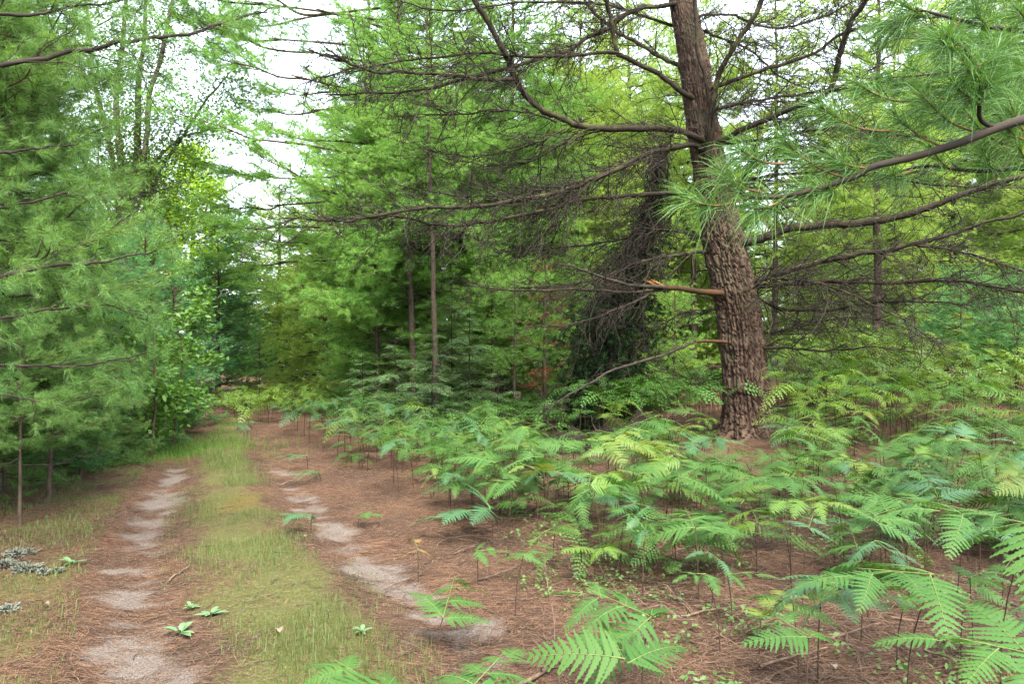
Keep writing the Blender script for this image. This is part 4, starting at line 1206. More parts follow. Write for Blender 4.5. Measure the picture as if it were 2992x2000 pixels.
def broadleaf(name, label, base, stems, seed, tw, dens, leafn, size, lmat, bmat, spread=.16, group=None, cat='tree', sag=.05):
    r = np.random.default_rng(seed)
    root = bpy.data.objects.new(name, None)
    COL.objects.link(root); root.location = base
    tag(root, label, cat, group)
    for k, (path, r0, r1) in enumerate(stems):
        mb = MB()
        pts = spline(np.array(path) - base, 14 + 4 * len(path))
        e = twiggy(mb, pts, r0, r1, seed * 10 + k, dens, tw, sag, start=.12 if k else .75, rt=.006, upb=.25)
        put('trunk' if k == 0 else 'stem', mb.mesh('stem', [bmat]), root)
        mb = MB()
        if k == 0 and len(stems) > 1:
            continue
        pos = np.concatenate([x[:, -1] for x in e] + [e[0][:, 4]])
        leaves(mb, pos, leafn, size, 0, spread, r)
        put('crown', mb.mesh('crown', [lmat]), root)
    return root


bt = P(283, 950, 18)
bt[2] = gz(bt[0], bt[1])
broadleaf('broadleaf_tree', 'tall multi-stemmed broad-leaved tree standing against the white sky', bt, [
    ([bt, P(286, 800, 18), P(288, 650, 18), P(292, 560, 18), P(293, 520, 18)], .19, .16),
    ([P(288, 560, 18), P(272, 500, 18), P(262, 420, 18.1), P(240, 300, 18.3), P(215, 200, 18.5), P(200, 80, 18.6), P(190, -60, 18.7)], .085, .02),
    ([P(290, 550, 18), P(285, 450, 17.9), P(282, 330, 17.8), P(278, 200, 17.7), P(285, 80, 17.6), P(290, -80, 17.6)], .095, .025),
    ([P(294, 550, 18), P(305, 450, 18.1), P(316, 330, 18.2), P(320, 200, 18.3), P(330, 80, 18.4), P(335, -80, 18.5)], .10, .025),
    ([P(298, 540, 18), P(322, 440, 17.8), P(336, 330, 17.6), P(345, 220, 17.4), P(372, 120, 17.3), P(390, 20, 17.2), P(400, -60, 17.2)], .08, .02),
    ([P(300, 530, 18), P(345, 450, 18.1), P(375, 370, 18.4), P(430, 290, 18.8), P(490, 210, 19.2), P(540, 150, 19.4)], .055, .012),
    ([P(286, 560, 18), P(262, 520, 17.8), P(240, 450, 17.5), P(200, 380, 17.2), P(170, 300, 17)], .045, .012),
    ([P(320, 440, 18), P(400, 330, 18.2), P(470, 300, 18.6), P(560, 250, 19)], .035, .01),
], 41, 1.45, .85, 5, .085, M['leaf_mid'], M['trunk_dark'], .34)
bb = P(380, 930, 24)
bb[2] = gz(bb[0], bb[1])
broadleaf('broadleaf_tree', 'bright yellow-green leafy tree behind the multi-stemmed trunk', bb, [
    ([bb, P(375, 760, 24), P(380, 600, 24), P(378, 520, 24)], .10, .07),
    ([P(378, 560, 24), P(390, 480, 24.3), P(420, 400, 24.5), P(430, 350, 24.6)], .05, .012),
    ([P(378, 580, 24), P(350, 500, 23.8), P(330, 430, 23.5), P(340, 380, 23.4)], .05, .012),
    ([P(380, 600, 24), P(430, 540, 24), P(470, 480, 24), P(480, 430, 24)], .045, .012),
    ([P(380, 640, 24), P(430, 620, 23.6), P(490, 590, 23.4)], .035, .01),
    ([P(378, 640, 24), P(330, 600, 23.6), P(290, 560, 23.2)], .035, .01),
], 42, 1.2, 1.1, 9, .12, M['leaf_warm'], M['trunk_pale'], .26)
for i, (px, dd, top, half, lab, lm) in enumerate((
        (395, 12.4, 665, 75, 'broad-leaved sapling with layered glossy leaves in front of the dark left pines', M['leaf']),
        (345, 11.2, 690, 70, 'smaller broad-leaved sapling with pale leaf undersides beside the thick left pine', M['leaf']),
        (395, 14.0, 790, 55, 'low broad-leaved sapling leaning out over the left verge', M['leaf']))):
    b = np.array([X(px, dd), dd, 0]); b[2] = gz(b[0], dd)
    tp = P(px, top, dd)
    st = [([b, b * .5 + tp * .5 + [.1, 0, 0], tp], .022, .006)]
    for k in range(9):
        s = .12 + .1 * k
        p0 = b * (1 - s) + tp * s
        a = rng.uniform(0, 6.28)
        w = half * dd / FPX * 1.15
        st.append(([p0, p0 + [math.cos(a) * w * .5, math.sin(a) * w * .5, .15], p0 + [math.cos(a) * w, math.sin(a) * w, .12]], .010, .004))
    broadleaf('broadleaf_sapling', lab, b, st, 50 + i, .45, 1.2, 4, .105, lm, M['twig_fine'], .10, cat='sapling', sag=.12)
bb = P(468, 985, 16.2); bb[2] = gz(bb[0], bb[1])


# ------------------------------------------------------------------ young hemlocks: flat layered sprays of short needles
def hemlock_spray(seed, L):
    r = np.random.default_rng(seed)
    mb = MB()
    main = spline([(0, 0, 0), (L * .4, r.normal(0, .03), .03), (L * .75, r.normal(0, .04), 0), (L, r.normal(0, .05), -.06)], 14)
    tubes(mb, main, np.linspace(.008, .002, 14), 5, 0)
    K = int(L * 22)
    t = np.linspace(.12, .98, K); sd = np.where(np.arange(K) % 2, 1, -1)
    i = np.minimum((t * 13).astype(int), 12)
    ang = np.radians(r.uniform(45, 65, K))
    dr = np.stack([np.cos(ang), np.sin(ang) * sd, r.normal(0, .12, K)], -1)
    ln = L * (.42 * (1 - t) + .06) * r.uniform(.7, 1.15, K)
    tw = shoots(main[i], dr, ln, 6, sag=.15, wig=.05, r=r)
    tubes(mb, tw, np.full((K, 1), .002) * np.linspace(1, .6, 6)[None], 3, 0)
    # leaflets: short blades in the plane of the spray along side twiglets
    for b in range(K):
        m = max(3, int(ln[b] / .035))
        for j in range(m):
            s = (j + .5) / m
            ii = min(int(s * 5), 4)
            p = tw[b, ii] + (tw[b, ii + 1] - tw[b, ii]) * (s * 5 - ii)
            f = unit(tw[b, ii + 1] - tw[b, ii])
            for g in (-1, 1):
                sdv = unit(np.cross([0, 0, 1.0], f)) * g
                d2 = unit(f * .75 + sdv * .8 + r.normal(0, .12, 3))
                l2 = (.10 * (1 - s) + .045) * r.uniform(.7, 1.2)
                w = unit(np.cross(d2, [0, 0, 1.0])) * .0075
                q = p + d2 * l2 * .5
                mb.add([p, q - w, q + w, p + d2 * l2], [[0, 1, 2], [1, 3, 2]], 1, r.uniform())
    return mb.mesh('spray', [M['twig'], M['hemlock']])


HEM = [hemlock_spray(500 + i, .9) for i in range(3)]
for i, (px, dd, h, rb, lab) in enumerate((
        (905, 14.6, 1.75, .85, 'young hemlock with flat bluish sprays in front of the first thin trunk'),
        (990, 13.8, 1.95, .9, 'young hemlock with flat bluish sprays under the twin thin trunks'),
        (1075, 14.6, 2.3, .85, 'taller young hemlock with sparse layered sprays right of the twin trunks'),
        (1035, 16.4, 3.0, 1.0, 'slender hemlock rising behind the other young hemlocks'),
        (830, 16.2, 1.5, .8, 'smallest young hemlock at the back of the blue-green ferns'),
        (1140, 13.4, 1.2, .6, 'low hemlock seedling among bright ferns'))):
    r = np.random.default_rng(600 + i)
    x = X(px, dd)
    root = bpy.data.objects.new('hemlock_sapling', None)
    COL.objects.link(root); root.location = (x, dd, gz(x, dd))
    tag(root, lab, 'hemlock', 'young hemlocks below the thin trunks')
    me, p, rad = trunk_mesh('trunk', h, .022, M['twig'], 700 + i, top=.15)
    put('trunk', me, root)
    z = .25
    while z < h:
        f = z / h
        for k in range(5):
            c = [np.interp(z, p[:, 2], p[:, j]) for j in range(3)]
            l = rb * (1 - f) ** .7 * r.uniform(.7, 1.1) + .12
            put('spray', HEM[r.integers(3)], root, c, (r.normal(0, .15), R(r.uniform(-12, 12)), r.uniform(0, 6.28)), l / .9)
        z += .17

# ------------------------------------------------------------------ bracken
def fern_blade(seed, hi=True, far=False):
    """one side leaf of a bracken frond, unit length along +X, lobed leaflets in pairs"""
    r = np.random.default_rng(seed)
    mb = MB()
    n = 12 if hi else (8 if far else 10)
    droop = r.uniform(.08, .42)
    ax = lambda t: np.array([t, .03 * math.sin(t * 2.2 + seed), .05 * math.sin(t * 3.14) - droop * t * t])
    tubes(mb, np.array([ax(t) for t in np.linspace(0, 1, 8)]), np.linspace(.0085, .002, 8), 4, 1)
    V, F, T = [], [], []
    for k in range(n):
        for sd in (-1, 1):
            t = .07 + .91 * ((k + .25 * (sd > 0)) / n) ** .95
            o = ax(t)
            fw = unit(ax(min(t + .02, 1.02)) - ax(t - .02))
            l = (.36 * (1 - t) ** .85 * min(1, .55 + t * 3.0) + .022) * r.uniform(.88, 1.1)
            an = R(72 - 22 * t + r.normal(0, 4))
            lat = unit(np.cross([0, 0, 1.0], fw)) * sd
            dr = unit(fw * math.cos(an) + lat * math.sin(an) + np.array([0, 0, r.normal(-.04, .07)]))
            nv = unit(np.cross(dr, fw) * -sd)
            m = max(2 if far else 3, int(l / (.040 if hi else (.12 if far else .06))))
            tint = r.uniform(.2, .8)
            wmax = (.037 if hi else (.060 if far else .042)) * (l / .3) ** .4
            for j in range(m):
                s0, s1 = j / m, (j + 1) / m
                bend = np.array([fw[0] * .10 * l, 0, 0])
                q0 = o + dr * l * s0 + bend * s0 * s0 - nv * 0 + np.array([0, 0, -.10 * l * s0 * s0]); q1 = o + dr * l * s1 + bend * s1 * s1 + np.array([0, 0, -.10 * l * s1 * s1])
                w = wmax * (1 - ((s0 + s1) / 2) ** 1.6) + .006
                for g in (-1, 1):
                    e = unit(np.cross(nv, dr)) * g
                    tip = (q0 * .35 + q1 * .65) + (e * .95 + dr * .35) * w + np.array([0, 0, -.12 * w])
                    tip2 = q1 + (e * .72 + dr * .25) * w
                    b = len(V)
                    if hi:
                        V += [q0, q1, q1 + (e * .62 + dr * .1) * w, tip, q0 + (e * .62 + dr * .1) * w]; F += [[b, b + 1, b + 2], [b, b + 2, b + 4], [b + 4, b + 2, b + 3]]; T += [tint] * 5
                    else:
                        V += [q0, q1, tip]; F += [[b, b + 1, b + 2]]; T += [tint] * 3
    mb.add(V, F, 0, T)
    return mb


FERN_M = [M['fern'], M['stem_green']]
BL_HI = [fern_blade(900 + i, True).mesh('frond', FERN_M) for i in range(5)]
BL_LO_MB = [fern_blade(950 + i, False) for i in range(4)]
BL_FAR_MB = [fern_blade(970 + i, False, True) for i in range(4)]
BL_LO = [b.mesh('frond', FERN_M) for b in BL_LO_MB]


def fern_plan(r, hub_h, size, yaw, tilt=None, pairs=None):
    """stem points and the placing of the leaves of one bracken plant (relative to its foot)"""
    lean = r.normal(0, .10 * hub_h, 2)
    hub = np.array([lean[0], lean[1], hub_h])
    stem = spline([(0, 0, -.03), (lean[0] * .2, lean[1] * .2, hub_h * .5), hub], 8)
    tl = R(tilt if tilt is not None else r.uniform(-6, 52))
    fwd = np.array([math.cos(yaw) * math.cos(tl), math.sin(yaw) * math.cos(tl), math.sin(tl)])
    out = []
    pr = pairs if pairs is not None else (2 if size < .3 else 3)
    span = size * .85
    for k in range(pr):
        s = k / pr
        o = hub + fwd * span * s - np.array([0, 0, .12 * span * s * s])
        for sd in (-1, 1):
            ang = yaw + sd * R(r.uniform(58, 80) - 14 * s)
            out.append((o, ang, R(r.normal(-4, 13)), r.normal(0, .26) - sd * .16, size * (1 - .68 * s ** 1.1) * r.uniform(.7, 1.15)))
    o = hub + fwd * span * ((pr - .4) / pr)
    out.append((o - np.array([0, 0, .08 * span]), yaw, -tl * .45 + R(r.uniform(-6, 8)), r.normal(0, .12), size * .62))
    rach = spline([hub, hub + fwd * span * .5, o], 6)
    return stem, rach, out


ORD = 'first second third fourth fifth sixth seventh eighth ninth tenth eleventh twelfth thirteenth fourteenth fifteenth sixteenth seventeenth eighteenth nineteenth twentieth'.split()
ORD += ['twenty-' + o for o in ORD[:9]] + ['thirtieth'] + ['thirty-' + o for o in ORD[:9]] + ['fortieth'] + ['forty-' + o for o in ORD[:9]]
FERNS = []       # (root, px, zone)


def fern(x, y, hub_h, size, yaw, label=None, zone=None, hi=True, mat=None, seed=0, tilt=None, pairs=None):
    r = np.random.default_rng(5000 + seed)
    z = gz(x, y)
    stem, rach, bl = fern_plan(r, hub_h, size, yaw, tilt, pairs)
    root = bpy.data.objects.new('bracken_fern', None)
    COL.objects.link(root); root.location = (x, y, z)
    tag(root, label or 'bracken fern', 'fern', 'bracken ferns')
    mb = MB()
    w = .0027 if hi else .0045
    tubes(mb, stem, np.linspace(w * 1.3, w, 8), 5, 0)
    tubes(mb, rach, np.linspace(w * .9, w * .4, 6), 4, 1)
    put('stem', mb.mesh('stem', [M['stem'], M['stem_green']]), root)
    src = BL_HI if hi else BL_LO
    for o, az, el, roll, s in bl:
        b = put('frond', src[r.integers(len(src))], root, o, (roll, -el, az), s)
        if mat:
            recolour(b, {0: mat})
    FERNS.append((root, CX + FPX * x / y, zone))
    return root


def at_hub(px, py, dd):
    p = P(px, py, dd)
    return p[0], dd, max(.12, p[2] - gz(p[0], dd))


# the ferns one can tell apart, nearest ones by hand: hub in the picture, distance, leaf size, heading, label
SINGLE = [
    (1470, 1395, 3.45, .42, 150, 'lush bracken fern with broad toothed leaves just right of the right rut', None, 14),
    (1385, 1515, 2.95, .36, 95, 'bracken fern at the bottom edge with leaves cascading toward the camera', None, 4),
    (915, 1572, 2.75, .31, 150, 'small bracken fern cut by the bottom edge, left of the pair on the path', None, 12),
    (1090, 1572, 2.8, .30, 60, 'small bracken fern cut by the bottom edge, right of the pair on the path', None, 12),
    (2075, 1300, 3.3, .44, 185, 'tall bracken fern on several dark stems, leaves spreading flat above bare litter', None, 6),
    (2290, 1200, 3.5, .50, 170, 'largest arching bracken fern at the right edge, leaves dipping toward the corner', None, 12),
    (2320, 1490, 2.75, .38, 165, 'bracken fern poking in low at the bottom right corner', None, 8),
    (1830, 1385, 3.5, .30, 30, 'small bracken fern with fresh light leaflets beside thin twin stalks', None, 20),
    (1845, 1465, 3.0, .27, 120, 'short yellow-tipped bracken fern over reddish litter near the bottom edge', 'fern', 10),
    (1000, 1420, 4.1, .34, 75, 'bracken fern sprouting low in the right rut with two upright leaves', None, 42),
    (958, 1262, 5.35, .16, 120, 'shrivelled brown and green bracken fern beside the right rut', 'fern_dead', 45),
    (712, 1182, 6.6, .26, 170, 'lone bracken fern on a bare stem in the grassy middle of the track', 'fern_cool', 4),
    (735, 1092, 9.2, .34, 175, 'blue-green bracken fern leaning over the right rut from the fern bank', 'fern_cool', 4),
    (705, 1045, 10.2, .34, 190, 'blue-green bracken fern at the track edge behind the leaning one', 'fern_cool', 6),
    (820, 1200, 6.9, .17, 20, 'flattened little bracken frond lying on the needle-covered rut edge', None, 0),
    (545, 992, 15.0, .40, 10, 'solitary bracken fern growing where the track narrows', 'fern_cool', 6),
    (1095, 1262, 5.2, .18, 10, 'small bracken fern with rounded leaves at the bank edge above the litter', None, 2),
    (1600, 1215, 4.9, .40, 90, 'dense bracken fern clump head facing the camera below the old pine', None, 14),
    (1700, 1105, 6.2, .46, 80, 'wide bracken fern with symmetrical fan standing before the old pine trunk', None, 20),
    (1500, 1165, 5.9, .42, 170, 'pale bracken fern whose leaves overlap in tiers in mid bank', 'fern_cool', 12),
    (1230, 1120, 7.2, .44, 165, 'bracken fern with drooping left leaf at the front edge of the bank', None, 10),
    (1950, 1180, 5.0, .40, 20, 'spreading bracken fern hovering over bare stems right of the trunk', None, 10),
    (2120, 1150, 5.2, .42, 160, 'spreading bracken fern with flat plate-like leaves near the right edge', None, 8),
    (2260, 1020, 6.6, .46, 170, 'bracken fern with stacked leaves at the right edge below the sunny field', None, 12),
    (1420, 1000, 9.4, .46, 175, 'bright bracken fern in front of the black soil bank', None, 12),
    (1990, 1075, 6.9, .34, 10, 'isolated bracken fern with dark thin stem on the red-brown litter', None, 8),
    (470, 928, 15.6, .55, 90, 'bright green bracken clump rounded like a bush beside the left verge', 'fern_warm', 10),
    (432, 918, 16.4, .55, 20, 'bright green bracken fern behind the rounded clump on the left verge', 'fern_warm', 10),
    (492, 912, 17.2, .55, 150, 'bright green bracken fern nearest the bend of the track', 'fern_warm', 10),
    (1655, 1062, 8.6, .44, 165, 'bracken fern at the left foot of the old pine, half hiding its base', None, 8),
    (1775, 1068, 8.9, .42, 20, 'bracken fern at the right foot of the old pine', None, 10),
    (1722, 1092, 7.7, .46, 95, 'bracken fern standing squarely before the foot of the old pine', None, 12),
    (1180, 1270, 4.6, .14, 60, 'tiny bracken seedling with four leaflets at the edge of the litter', None, 8),
    (1650, 1320, 4.0, .16, 200, 'tiny bracken seedling under the tall mid-bank stems', None, 8),
    (2230, 1330, 3.7, .2, 30, 'shaded bracken fern under the arching one at the right edge', None, 5),
]
for i, (px, py, dd, s, yaw, lab, mt, tl) in enumerate(SINGLE):
    x, y, h = at_hub(px, py, dd)
    fern(x, y, h, s, R(yaw), lab, hi=dd < 9, mat=M[mt] if mt else None, seed=i, tilt=tl)


def bank_left(y):
    """left border of the fern bank as x for distance y"""
    return np.interp(y, [2.5, 4.2, 5.2, 6.0, 7.4, 9.5, 12, 14.5, 18, 30], [1.6, 1.1, .45, -.10, -.75, -1.75, -2.9, -4.1, -5.4, -8])


ZONES = [  # name, y range, px range, how many, leaf size, height, material choices
    ('in the sparse front of the bank', (3.6, 5.6), (1330, 2420), 26, (.18, .40), (.18, .58), ['fern', 'fern_warm', 'fern_cool', 'fern', 'fern_gold']),
    ('in the dense middle of the bank', (5.6, 8.4), (850, 2420), 84, (.24, .52), (.22, .62), ['fern', 'fern', 'fern_warm', 'fern', 'fern_cool', 'fern', 'fern', 'fern', 'fern_cool', 'fern', 'fern_warm', 'fern_gold']),
    ('in the rear of the bank before the old pine', (8.4, 12.4), (700, 2420), 92, (.30, .58), (.30, .66), ['fern', 'fern_warm', 'fern', 'fern', 'fern_cool', 'fern', 'fern', 'fern_warm', 'fern', 'fern', 'fern_gold']),
    ('in the bright field beyond the old pine', (13.8, 18.0), (1760, 2420), 46, (.48, .62), (.75, 1.05), ['fern_warm', 'fern_warm', 'fern']),
    ('in the blue-green patch by the track', (11.6, 15.5), (640, 980), 26, (.44, .56), (.34, .6), ['fern_cool', 'fern_cool', 'fern']),
]
r = np.random.default_rng(77)
sd = 100
for zn, (y0, y1), (p0, p1), cnt, (s0, s1), (h0, h1), mats in ZONES:
    got = []
    tries = 0
    while len(got) < cnt and tries < 6000:
        tries += 1
        y = math.sqrt(r.uniform(y0 * y0, y1 * y1)); px = r.uniform(p0, p1)
        x = X(px, y)
        if x < bank_left(y):
            continue
        if math.hypot(x - bx, y - by) < .75:
            continue
        if 7.6 < y < 13.0 and 1620 < px < 1800:
            continue
        if 8.8 < y < 12.8 and 1230 < px < 1540 and r.random() < .85:
            continue
        if y < 8.4 and 1780 < px and r.random() < .45:
            continue
        if min([9] + [math.hypot(x - a, y - b) for a, b in got]) < .34:
            continue
        got.append((x, y))
    for x, y in sorted(got, key=lambda q: q[0] / q[1]):
        sd += 1
        fern(x, y, r.uniform(h0, h1), r.uniform(s0, s1), r.uniform(0, 6.283), zone=zn, hi=y < 8.4, mat=M[mats[r.integers(len(mats))]], seed=sd)
for zn in [z[0] for z in ZONES]:
    row = sorted([f for f in FERNS if f[2] == zn], key=lambda f: f[1])
    for k, (o, px, _) in enumerate(row):
        half = k < (len(row) + 1) // 2
        n = k if half else len(row) - 1 - k
        o['label'] = f"bracken fern {zn}, {ORD[n]} from the {'left' if half else 'right'}"
        o['group'] = 'bracken ferns ' + zn

# the bracken too far off to count
def scatter_far():
    r = np.random.default_rng(88)
    mb = MB()
    spots = []
    for _ in range(400):
        y = math.sqrt(r.uniform(17.5**2, 30**2)); px = r.uniform(1500, 2450)
        spots.append((X(px, y), y, 1))
    for _ in range(260):
        y = math.sqrt(r.uniform(10.5**2, 17.5**2)); px = r.uniform(1800, 2450)
        spots.append((X(px, y), y, int(r.random() < .75)))
    for _ in range(150):
        y = math.sqrt(r.uniform(15.6**2, 24**2)); px = r.uniform(520, 980)
        spots.append((X(px, y), y, 1 if px < 760 else 0))
    for _ in range(700):
        y = math.sqrt(r.uniform(5.0**2, 12.4**2)); px = r.uniform(800, 2950)
        x = X(px, y)
        if x > bank_left(y) - .05 and not (y > 9.5 and 1640 < px < 1800) and fbm(x * .8, y * .8, 99) > .36:
            spots.append((x, y, 2))
    for _ in range(170):
        y = math.sqrt(r.uniform(12.4**2, 17**2)); px = r.uniform(1000, 1700)
        spots.append((X(px, y), y, 0))
    for x, y, w in spots:
        if x < bank_left(y) and y < 15.5:
            continue
        low = w == 2
        w = 0 if low else w
        h = r.uniform(.12, .42) if low else (r.uniform(.6, 1.0) if x > 1 else r.uniform(.3, .6))
        stem, rach, bl = fern_plan(r, h, r.uniform(.24, .46) if low else r.uniform(.46, .62), r.uniform(0, 6.283), pairs=2)
        z = gz(x, y)
        for o, az, el, roll, s in bl:
            b = (BL_FAR_MB if y > 12.4 else BL_LO_MB)[r.integers(4)]
            v = b.v[1]; f = b.f[1] - len(b.v[0])
            m = np.array(Matrix.Rotation(az, 3, 'Z') @ Matrix.Rotation(-el, 3, 'Y') @ Matrix.Rotation(roll, 3, 'X'))
            mb.add((v * s) @ m.T + o + [x, y, z], f, w, b.t[1])
        tubes(mb, stem + [x, y, z], np.full(8, .005), 3, 2)
    o = put('bracken_undergrowth', mb.mesh('bracken_undergrowth', [M['fern'], M['fern_warm'], M['stem']]))
    kind(o, 'stuff')
    o['label'] = 'mass of distant bracken covering the floor of the wood'


scatter_far()

# ------------------------------------------------------------------ ground cover
def blades(name, label, n, place, hmin, hmax, w, mat, seed, lean=.5):
    r = np.random.default_rng(seed)
    x, y, k = place(r, n)
    z = ground_z(x, y)
    m = len(x)
    h = r.uniform(hmin, hmax, m) * k
    az = r.uniform(0, 6.283, m)
    dr = np.stack([np.cos(az), np.sin(az), np.zeros(m)], -1)
    ba = np.stack([x, y, z], -1)
    le = (r.uniform(.1, 1, m) * lean * h)[:, None]
    md = ba + dr * le * .35 + np.array([0, 0, 1]) * (h * .6)[:, None]
    tp = ba + dr * le + np.array([0, 0, 1]) * (h * .95)[:, None]
    sdv = np.stack([-np.sin(az), np.cos(az), np.zeros(m)], -1) * w * .5
    v = np.stack([ba - sdv, ba + sdv, md - sdv * .8, md + sdv * .8, tp], 1).reshape(-1, 3)
    o = np.arange(m)[:, None] * 5
    mb = MB()
    mb.add(v, np.concatenate([o + [[0, 1, 2]], o + [[1, 3, 2]], o + [[2, 3, 4]]]), 0, np.repeat(r.uniform(0, 1, m), 5))
    ob = kind(put(name, mb.mesh(name, [mat])), 'stuff')
    ob['label'] = label
    return ob


def on_track(r, n):
    y = 2.6 + 15 * r.uniform(0, 1, n * 3) ** 1.5
    a, b = rut_x(LR, y), rut_x(RR, y)
    u = r.normal(0, .42, n * 3)
    x = (a + b) / 2 + u * (b - a) / 2
    c = fbm(x * 2.3, y * 1.7, 91)
    keep = r.random(n * 3) < np.clip((c - .46) * 7, .03, 1) * (np.abs(u) < .85)
    x, y, c = x[keep][:n], y[keep][:n], c[keep][:n]
    return x, y, .5 + 1.2 * np.clip(c - .4, 0, .5) / .3


blades('grass', 'thin grass growing along the middle of the track', 16000, on_track, .012, .060, .0026, M['grass'], 15)


def on_verge(r, n):
    x0, y0 = GX(350, 1032)
    x = r.normal(x0 - .4, 1.0, n); y = r.normal(y0, .8, n)
    return x, y, np.ones(n)


blades('bright_grass', 'soft bright green grass patch on the shaded left verge', 9000, on_verge, .06, .16, .004, M['grass_bright'], 16)


def left_moss(r, n):
    y = r.uniform(3.4, 12, n)
    x = rut_x(LR, y) - r.uniform(.35, 2.6, n)
    k = fbm(x * 2.5, y * 2.5, 93)
    keep = k > .48
    return x[keep], y[keep], np.full(keep.sum(), 1.0)


blades('moss_tufts', 'olive moss and short grass covering the left verge', 26000, left_moss, .02, .055, .004, M['grass'], 17)


def fallen_needles():
    r = np.random.default_rng(18)
    n = 90000
    y = 2.5 + 8 * r.uniform(0, 1, n) ** 1.4
    x = r.uniform(-1, 1, n) * (y * .68 + .3)
    a, b = rut_x(LR, y), rut_x(RR, y)
    u = (x - (a + b) / 2) / ((b - a) / 2)
    keep = r.random(n) < np.where(np.abs(u) < .75, .25, np.where(np.abs(u) < 1.3, .5, 1.0))
    x, y = x[keep], y[keep]
    m = len(x)
    z = ground_z(x, y) + r.uniform(.006, .022, m)
    az = r.uniform(0, 6.283, m)
    ln = r.uniform(.05, .115, m)
    el = r.normal(0, .12, m)
    dr = np.stack([np.cos(az) * np.cos(el), np.sin(az) * np.cos(el), np.sin(el)], -1) * ln[:, None]
    sdv = np.stack([-np.sin(az), np.cos(az), np.zeros(m)], -1) * .0014
    p = np.stack([x, y, z], -1)
    v = np.stack([p - dr / 2 - sdv, p - dr / 2 + sdv, p + dr / 2], 1).reshape(-1, 3)
    mb = MB()
    mb.add(v, np.arange(len(v)).reshape(-1, 3), 0, np.repeat(r.uniform(0, 1, m) ** 1.6, 3))
    o = kind(put('needle_litter', mb.mesh('needle_litter', [M['litter']])), 'stuff')
    o['label'] = 'reddish brown fallen pine needles carpeting the floor'


fallen_needles()


def ground_cover():
    r = np.random.default_rng(19)
    n = 2200
    y = 3.0 + 6 * r.uniform(0, 1, n) ** 1.2
    px = r.uniform(1150, 2420, n)
    x = X(px, y)
    k = fbm(x * 1.6, y * 1.6, 95)
    keep = (x > np.array([bank_left(q) for q in y]) - .5) & (k > .50)
    x, y = x[keep], y[keep]
    p = np.stack([x, y, ground_z(x, y) + r.uniform(.02, .09, len(x))], -1)
    mb = MB()
    leaves(mb, p, 4, .036, 0, .024, r, flat=.55)
    o = kind(put('seedling_ground_cover', mb.mesh('seedling_ground_cover', [M['leaf_dark']])), 'stuff')
    o['label'] = 'low leafy seedlings scattered over the litter below the ferns'


ground_cover()

# fallen sticks, one by one
STICKS = [
    (1180, 1560, 1340, 1490, .012, 'thin reddish stick at the bottom edge beside the cascading fern'), (2120, 1500, 2290, 1560, .006, 'pale straight stalk in the bottom right litter'), (1090, 1330, 1180, 1310, .006, 'short pale stick at the edge of the bank beside the tiny seedling'),
    (880, 1345, 960, 1310, .006, 'twig lying across the sand of the right rut'), (870, 1290, 910, 1305, .004, 'little twig on the largest sand patch of the right rut'), (1560, 1420, 1700, 1400, .007, 'tan stalk leaning over the litter below the mid-bank ferns'),
    (1880, 1480, 2010, 1440, .008, 'weathered stick under the short yellow-tipped fern'), (1740, 1540, 1880, 1500, .009, 'long brown stick near the bottom edge right of the cascading fern'), (2040, 1420, 2210, 1452, .006, 'pale stick crossing the dark fern stems'),
    (1990, 1330, 2100, 1290, .005, 'bent tan stalk beneath the tall flat-leaved fern'), (1330, 1345, 1450, 1330, .005, 'tan stalk behind the lush toothed fern'), (1180, 1178, 1250, 1170, .008, 'grey stick under the front edge of the bank'),
    (2200, 1240, 2340, 1270, .006, 'thin stalk under the largest arching fern'), (1600, 1100, 1690, 1075, .016, 'dark fallen branch below the wide fan fern'), (1480, 1085, 1600, 1050, .020, 'mossy fallen branch at the foot of the old pine'),
    (380, 1335, 430, 1312, .008, 'bark scrap and twig on the left rut'), (1040, 1270, 1100, 1250, .005, 'pale curled stalk on the red needle mat'), (1050, 1200, 1120, 1170, .006, 'slim stick among needles at the corner of the bank'),
    (1240, 1420, 1285, 1560, .003, 'single tall dead stalk leaning in front of the fern bank'), (640, 1110, 690, 1100, .010, 'pale stick in the right rut near the blue-green fern'),
]
for i, (xa, ya, xb, yb, rr, lab) in enumerate(STICKS):
    a, b = GX(xa, ya), GX(xb, yb)
    if i == 18:
        a = GX(1285, 1565); pa = np.array([a[0], a[1], gz(*a)]); pb = P(1240, 1420 - 150, a[1] + .2)
    else:
        pa = np.array([a[0], a[1], gz(*a) + rr + .012]); pb = np.array([b[0], b[1], gz(*b) + rr + .03])
    r = np.random.default_rng(400 + i)
    t = np.linspace(0, 1, 12)[:, None]
    pts = (pa * (1 - t) + pb * t) + np.cumsum(r.normal(0, .006, (12, 3)), 0) * [1, 1, .3]
    pts[:, 2] = np.maximum(pts[:, 2], ground_z(pts[:, 0], pts[:, 1]) + rr * .8)
    O = pts[0].copy()
    mb = MB()
    tubes(mb, pts - O, np.linspace(rr, rr * .55, 12), 6, 0)
    o = tag(put('fallen_stick', mb.mesh('fallen_stick', [M['limb'] if i in (13, 14) else M['stick']]), loc=O), lab, 'stick', 'fallen sticks')
    if rr > .007:
        mb = MB()
        k = int(r.integers(4, 8))
        tubes(mb, spline([pts[k] - O, pts[k] - O + r.normal(0, .06, 3) + [0, 0, .05], pts[k] - O + r.normal(0, .12, 3) + [0, 0, .06]], 6), np.linspace(rr * .5, rr * .2, 6), 4, 0)
        put('side_twig', mb.mesh('side_twig', [M['stick']]), o)


